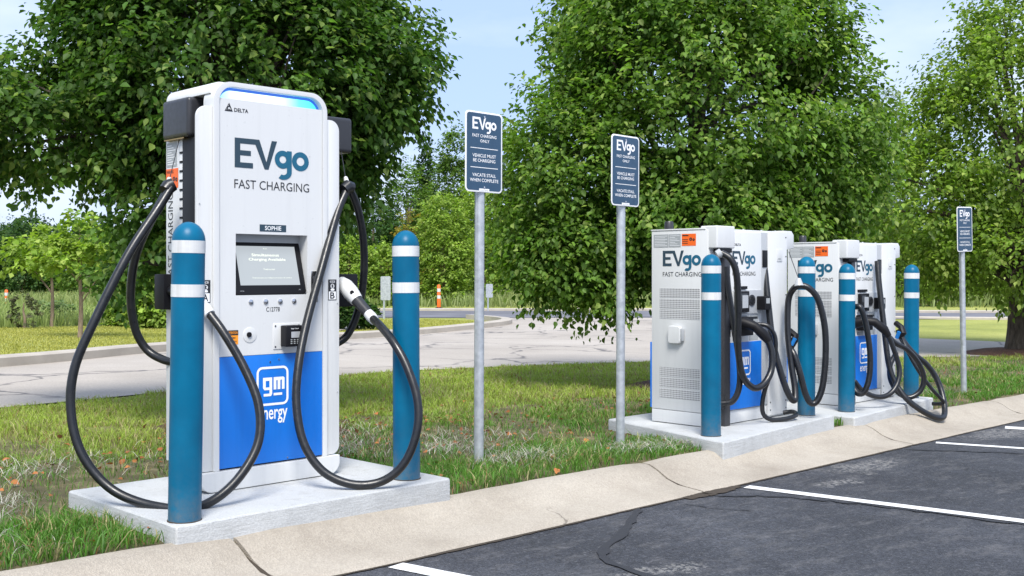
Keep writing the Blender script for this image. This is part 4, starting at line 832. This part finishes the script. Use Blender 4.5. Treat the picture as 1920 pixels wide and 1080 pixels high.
# ------------------------------------------------------------------ the two box-shaped stations
def station_box():
    root = empty('charging_station', (0, 0, 0)); B = lambda *a, **k: box(*a, **k)
    B('plinth', 'white', root, .001, 1.055, .001, .508, .006, .0995, .003)
    body = B('cabinet', 'white', root, 0, 1.056, 0, .51, .1025, 1.435, .006)
    B('roof_lid', 'white2', root, -.004, 1.058, .02, .515, 1.4355, 1.447, .004)
    for x in (.05, .30, .55, .80, 1.0): MB().tube([(x, .06, 1.446), (x, .06, 1.455)], .008, 8).build('roof_bolt', 'grey', root)
    MB().lathe([(.034, 0), (.034, .052), (.028, .062)], (.05, .385, 1.446), 16).build('antenna', 'char', root)
    # side: grilles, pull handle, stickers, print
    sp = Plane((0, 0, 0), (0, -1, 0), (0, 0, 1), .0015)
    for z0 in (.780, .191):
        for i in range(3): B('side_grille', 'grille', root, -.0015, .004, .070, .432, z0 + i * .0790, z0 + i * .0790 + .0690, 0)
    h = MB().prism(rrect(.225, .335, .60, .73, .02), -.035, -.002, lambda p, x: (x, p[0], p[1])).build('pull_handle', 'white2', root, .008, 3); B('handle_lip', 'grey', h, -.028, -.004, .205, .224, .62, .71, .003)
    logo_word(root, sp, -.404, -.060, 1.136, 1.286, 'navyprint', 'tealprint'); text('lettering', 'blackprint', root, sp, 'FAST CHARGING', -.404, -.055, 1.095, 1.128)
    flat('rating_sticker', 'greyprint', root, sp, [rect(-.489, -.352, 1.312, 1.408), rect(-.348, -.240, 1.312, 1.408)])
    flat('sticker_print', 'whiteprint', root, sp, [rect(-.480, -.362 - .02 * (i % 2), 1.322 + i * .012, 1.325 + i * .012) for i in range(7)] + [rect(-.340, -.25 - .02 * (i % 3), 1.322 + i * .012, 1.325 + i * .012) for i in range(7)], .0006)
    so = flat('shock_sticker', 'orange', root, sp, [rect(-.230, -.104, 1.320, 1.408)]); flat('shock_symbol', 'blackprint', so, sp, arc_band(-.150, 1.368, .013, .004, n=10) + arc_band(-.124, 1.364, .010, .003, n=10) + [rect(-.225, -.17, 1.392, 1.400), rect(-.225, -.175, 1.350, 1.354), rect(-.225, -.175, 1.336, 1.340), rect(-.225, -.175, 1.364, 1.368)], .0006)
    B('rear_blue_panel', 'blue', root, -.002, .20, .511, .522, .11, .60, .001)
    # left cable column and arm heads
    B('cable_column', 'char', root, .150, .222, -.042, -.001, 0, 1.29, .004)
    hd = B('cable_arm_head', 'white2', root, .005, .235, -.075, .07, 1.300, 1.462, .012, seg=3); B('head_opening', 'black', root, .06, .21, -.066, -.005, 1.268, 1.299, .003)
    MB().prism([(1.056, 1.20), (1.066, 1.30), (1.215, 1.320), (1.215, 1.425), (1.18, 1.455), (1.056, 1.455)], .02, .20).build('cable_arm_head', 'white2', root, .006)
    # front door
    door = B('front_door', 'white2', root, .236, .690, -.010, -.0005, .108, 1.425, .002)
    fp = Plane((0, -.010, 0), (1, 0, 0), (0, 0, 1), .0012)
    maker_mark(door, fp, .262, .410, 1.322, 1.362); logo_word(door, fp, .297, .606, 1.152, 1.284, 'navyprint', 'tealprint'); text('lettering', 'blackprint', door, fp, 'FAST CHARGING', .297, .606, 1.100, 1.131)
    bp = B('lower_panel', 'blue', root, .237, .687, -.013, -.0102, .108, .604, .001); bl_ = Plane((0, -.013, 0), (1, 0, 0), (0, 0, 1), .0012)
    square_badge(bp, bl_, .352, .535, .352, .545); text('lettering', 'whiteprint', bp, bl_, 'energy', .360, .530, .262, .330, .012)
    # right column with cable slot
    B('cable_column', 'white2', root, .782, 1.054, -.014, -.0005, .02, 1.436, .003); B('column_seam', 'grey', root, .694, .779, -.006, -.0004, .108, 1.43, .001)
    B('cable_slot', 'black', root, .708, .776, -.012, -.0065, 1.165, 1.295, .002)
    fl = B('label_plate', 'white', root, .905, .980, -.018, -.0142, 1.210, 1.305, .001); flat('label_print', 'blackprint', fl, Plane((0, -.018, 0), (1, 0, 0), (0, 0, 1), .001), [rect(.915, .955, 1.228, 1.232)])
    for z in (.06, .12, .30, .62, .95, 1.25, 1.40): MB().tube([(1.035, -.018, z), (1.035, -.013, z)], .005, 8).build('column_bolt', 'char', root)
    for z in (.06, .12): MB().tube([(.81, -.018, z), (.81, -.013, z)], .005, 8).build('column_bolt', 'char', root)
    # payment group
    pm = B('payment_plate', 'grey', root, .300, .690, -.022, -.0102, .815, .992, .003)
    B('reader_frame', 'black', root, .300, .462, -.052, -.0225, .828, .985, .005); B('reader_window', 'glass', root, .318, .445, -.0555, -.0522, .850, .968, .002)
    flat('reader_grey_field', 'grey', root, Plane((0, -.0555, 0), (1, 0, 0), (0, 0, 1), .001), [rect(.360, .438, .860, .955)])  # plain grey rectangle on the reader window
    MB().tube([(.535, -.030, .915), (.535, -.024, .915)], .042, 20).build('camera_ring', 'char', root); MB().tube([(.530, -.033, .915), (.530, -.029, .915)], .028, 20).build('camera_lens', 'glass', root)
    rd = B('card_reader', 'black', root, .605, .690, -.095, -.0225, .842, .945, .006); flat('reader_display', 'greyprint', rd, Plane((0, -.095, 0), (1, 0, 0), (0, 0, 1), .001), [rect(.622, .672, .890, .93)])
    B('top_sensor', 'black', root, .315, .470, -.030, -.0102, 1.000, 1.022, .003); 
    B('latch', 'chrome', root, .240, .262, -.020, -.0102, .645, .800, .003)
    for q_ in (rect(.415, .520, .742, .806), rect(.300, .420, .612, .642), rect(.520, .640, .612, .655), rect(.530, .640, .742, .806)): stp = flat('info_sticker', 'greyprint', root, fp, [q_])
    flat('sticker_print', 'blackprint', stp, fp, [rect(.535, .635, .772, .790), rect(.535, .60, .75, .756), rect(.42, .47, .78, .79)], .0006)
    B('holster', 'black', root, .285, .470, -.085, -.0105, .655, .795, .012)
    B('holster', 'black', root, 1.0565, 1.12, .06, .20, .66, .80, .010)
    return root
st2 = station_box(); st3 = copy_tree(st2)
st2.location = (6.58, 4.58, -.085); tag(st2, 'white box-shaped charging station in the middle, in front of the round tree', 'charging station', 'box-shaped charging stations')
st3.location = (8.82, 4.76, -.135); tag(st3, 'white box-shaped charging station farthest right, beside the far bollard', 'charging station', 'box-shaped charging stations')
bpy.context.view_layer.update()
CR = .0245
def c2(st, pts, r=CR): return cable(st, K(*pts), r, 8)
# second station
a = c2(st2, [(1352, 474, 7.83), (1370, 486, 7.80), (1381, 515, 7.80), (1384, 580, 7.82), (1384, 650, 7.84), (1392, 703, 7.86), (1412, 727, 7.90), (1432, 720, 7.95), (1446, 694, 8.0), (1447, 660, 8.02), (1438, 634, 8.03)])
MB().tube(K((1441, 640, 8.03), (1432, 628, 8.03), (1415, 612, 8.03), (1395, 605, 8.06), (1372, 608, 8.10)), [.027, .038, .035, .042, .045], 12).build('connector', 'black', a)
MB().tube(K((1344, 478, 7.83), (1352, 474, 7.83)), [.03, .034], 12).build('cable_clamp', 'grey', a)
c2(st2, [(1362, 500, 7.98), (1366, 545, 7.97), (1376, 610, 7.95), (1386, 680, 7.93), (1386, 725, 7.92), (1374, 752, 7.92), (1352, 757, 7.94)], .022)
a = c2(st2, [(1432, 478, 8.50), (1435, 515, 8.44), (1441, 575, 8.38), (1449, 640, 8.34), (1464, 700, 8.32), (1480, 742, 8.32), (1490, 750, 8.34), (1490, 725, 8.38), (1483, 680, 8.42), (1477, 620, 8.46), (1478, 565, 8.48), (1486, 544, 8.46), (1498, 536, 8.42), (1516, 540, 8.40), (1534, 562, 8.40), (1546, 610, 8.40), (1548, 665, 8.40), (1543, 720, 8.40), (1533, 750, 8.40), (1521, 756, 8.40), (1510, 738, 8.40), (1500, 700, 8.40), (1490, 668, 8.42), (1481, 652, 8.46)])
MB().tube(K((1481, 652, 8.46), (1489, 638, 8.45), (1492, 630, 8.46), (1480, 620, 8.50)), [.028, .030, .026, .024], 10).build('connector', 'black', a)
MB().tube(K((1484, 647, 8.44), (1491, 634, 8.43)), .016, 10).build('connector_trigger', 'cyan_plastic', a)
MB().tube(K((1498, 536, 8.39), (1497, 522, 8.40)), [.036, .018], 12).build('cable_clamp', 'grey', a); MB().tube(K((1497, 522, 8.40), (1479, 472, 8.56)), .003, 6).build('retractor_wire', 'char', st2)
c2(st2, [(1420, 608, 8.12), (1440, 612, 8.10), (1453, 632, 8.10), (1453, 665, 8.10), (1443, 705, 8.12), (1433, 735, 8.14), (1429, 762, 8.16), (1433, 779, 8.18), (1448, 787, 8.20), (1475, 785, 8.24), (1493, 778, 8.32), (1486, 772, 8.40), (1468, 774, 8.42)], .017)
# third station
c2(st3, [(1604, 575, 9.25), (1614, 578, 9.22), (1624, 610, 9.22), (1631, 660, 9.22), (1630, 705, 9.22), (1621, 734, 9.22), (1609, 738, 9.24), (1600, 728, 9.28)])
a = c2(st3, [(1664, 625, 9.55), (1674, 650, 9.55), (1686, 690, 9.55), (1682, 720, 9.52), (1666, 740, 9.48), (1643, 744, 9.44), (1618, 733, 9.40), (1602, 715, 9.40)], .022)
MB().tube(K((1666, 630, 9.55), (1658, 618, 9.55), (1640, 604, 9.55), (1620, 602, 9.58), (1602, 606, 9.62)), [.028, .040, .037, .044, .048], 12).build('connector', 'black', a)
c2(st3, [(1645, 490, 10.0), (1648, 530, 9.95), (1656, 600, 9.88), (1666, 680, 9.80), (1680, 720, 9.75), (1702, 750, 9.70), (1735, 774, 9.70), (1762, 784, 9.74), (1771, 775, 9.82), (1768, 745, 9.92), (1757, 712, 9.98), (1738, 684, 9.98), (1714, 664, 9.96), (1694, 640, 9.98), (1684, 620, 10.05)], .026)
c2(st3, [(1646, 605, 9.6), (1675, 640, 9.62), (1700, 655, 9.66), (1722, 680, 9.72), (1732, 708, 9.75), (1726, 732, 9.76), (1706, 745, 9.76), (1684, 736, 9.78), (1670, 712, 9.84), (1669, 685, 9.90), (1680, 662, 9.98)], .023)
c2(st3, [(1688, 624, 10.0), (1700, 655, 9.88), (1722, 695, 9.82), (1748, 730, 9.82), (1768, 752, 9.86), (1764, 757, 9.90), (1748, 757, 9.95)], .017)
a = MB().tube(K((1686, 632, 9.98), (1693, 624, 9.96), (1690, 614, 9.98), (1680, 606, 10.05)), [.030, .034, .028, .026], 10).build('connector', 'black', st3); MB().tube(K((1681, 634, 9.96), (1686, 622, 9.94)), .018, 8).build('connector_trigger', 'cyan_plastic', a)

# ------------------------------------------------------------------ small things far away
def delineator(x, y, z, h, label):
    root = empty('delineator_post', (x, y, z))
    MB().lathe([(.16, 0), (.15, .04), (.07, .06)], (x, y, z), 16).build('base', 'black', root)
    MB().lathe([(.075, .05), (.065, h - .03), (.045, h)], (x, y, z), 16).build('tube', 'orange', root)
    for f in (.42, .70): MB().lathe([(.0745, h * f), (.0745, h * f + .13), (.06, h * f + .131)], (x, y, z), 16).build('reflective_band', 'band', root)
    tag(root, label, 'delineator', 'orange delineator posts')
delineator(28.6, 32.7, -.375, .95, 'orange and white delineator post beyond the far road, right of the bollard')
q = ray(12, 578, 46); delineator(q[0], q[1], G(q[0]) - .15, .85, 'orange delineator post at the far left in the meadow')
def back_sign(x, y, z, h, w, ph, label):
    root = empty('road_sign', (x, y, z)); MB().tube([(x, y, z), (x, y, z + h)], .03, 8).build('post', 'galv', root); 
    c, s = math.cos(R(30)), math.sin(R(30)); MB().prism(rrect(-w / 2, w / 2, h - ph, h, .04), -.01, .01, lambda p, t: (x + p[0] * c - (t - .05) * s, y - p[0] * s - (t + .05) * c, z + p[1])).build('plate', 'galv', root)
    tag(root, label, 'sign', 'road signs seen from behind')
q = ray(720, 589, 33); back_sign(q[0], q[1], G(q[0]), 1.30, .30, .72, 'small grey road sign seen from behind, beside the right cable')
q = ray(915, 575, 40); back_sign(q[0], q[1], G(q[0]), 1.0, .26, .5, 'tiny grey sign beyond the far road behind the first sign post')

SC.render.engine = 'CYCLES'
SC.cycles.max_bounces = 6; SC.cycles.diffuse_bounces = 3; SC.cycles.glossy_bounces = 2; SC.cycles.transmission_bounces = 4
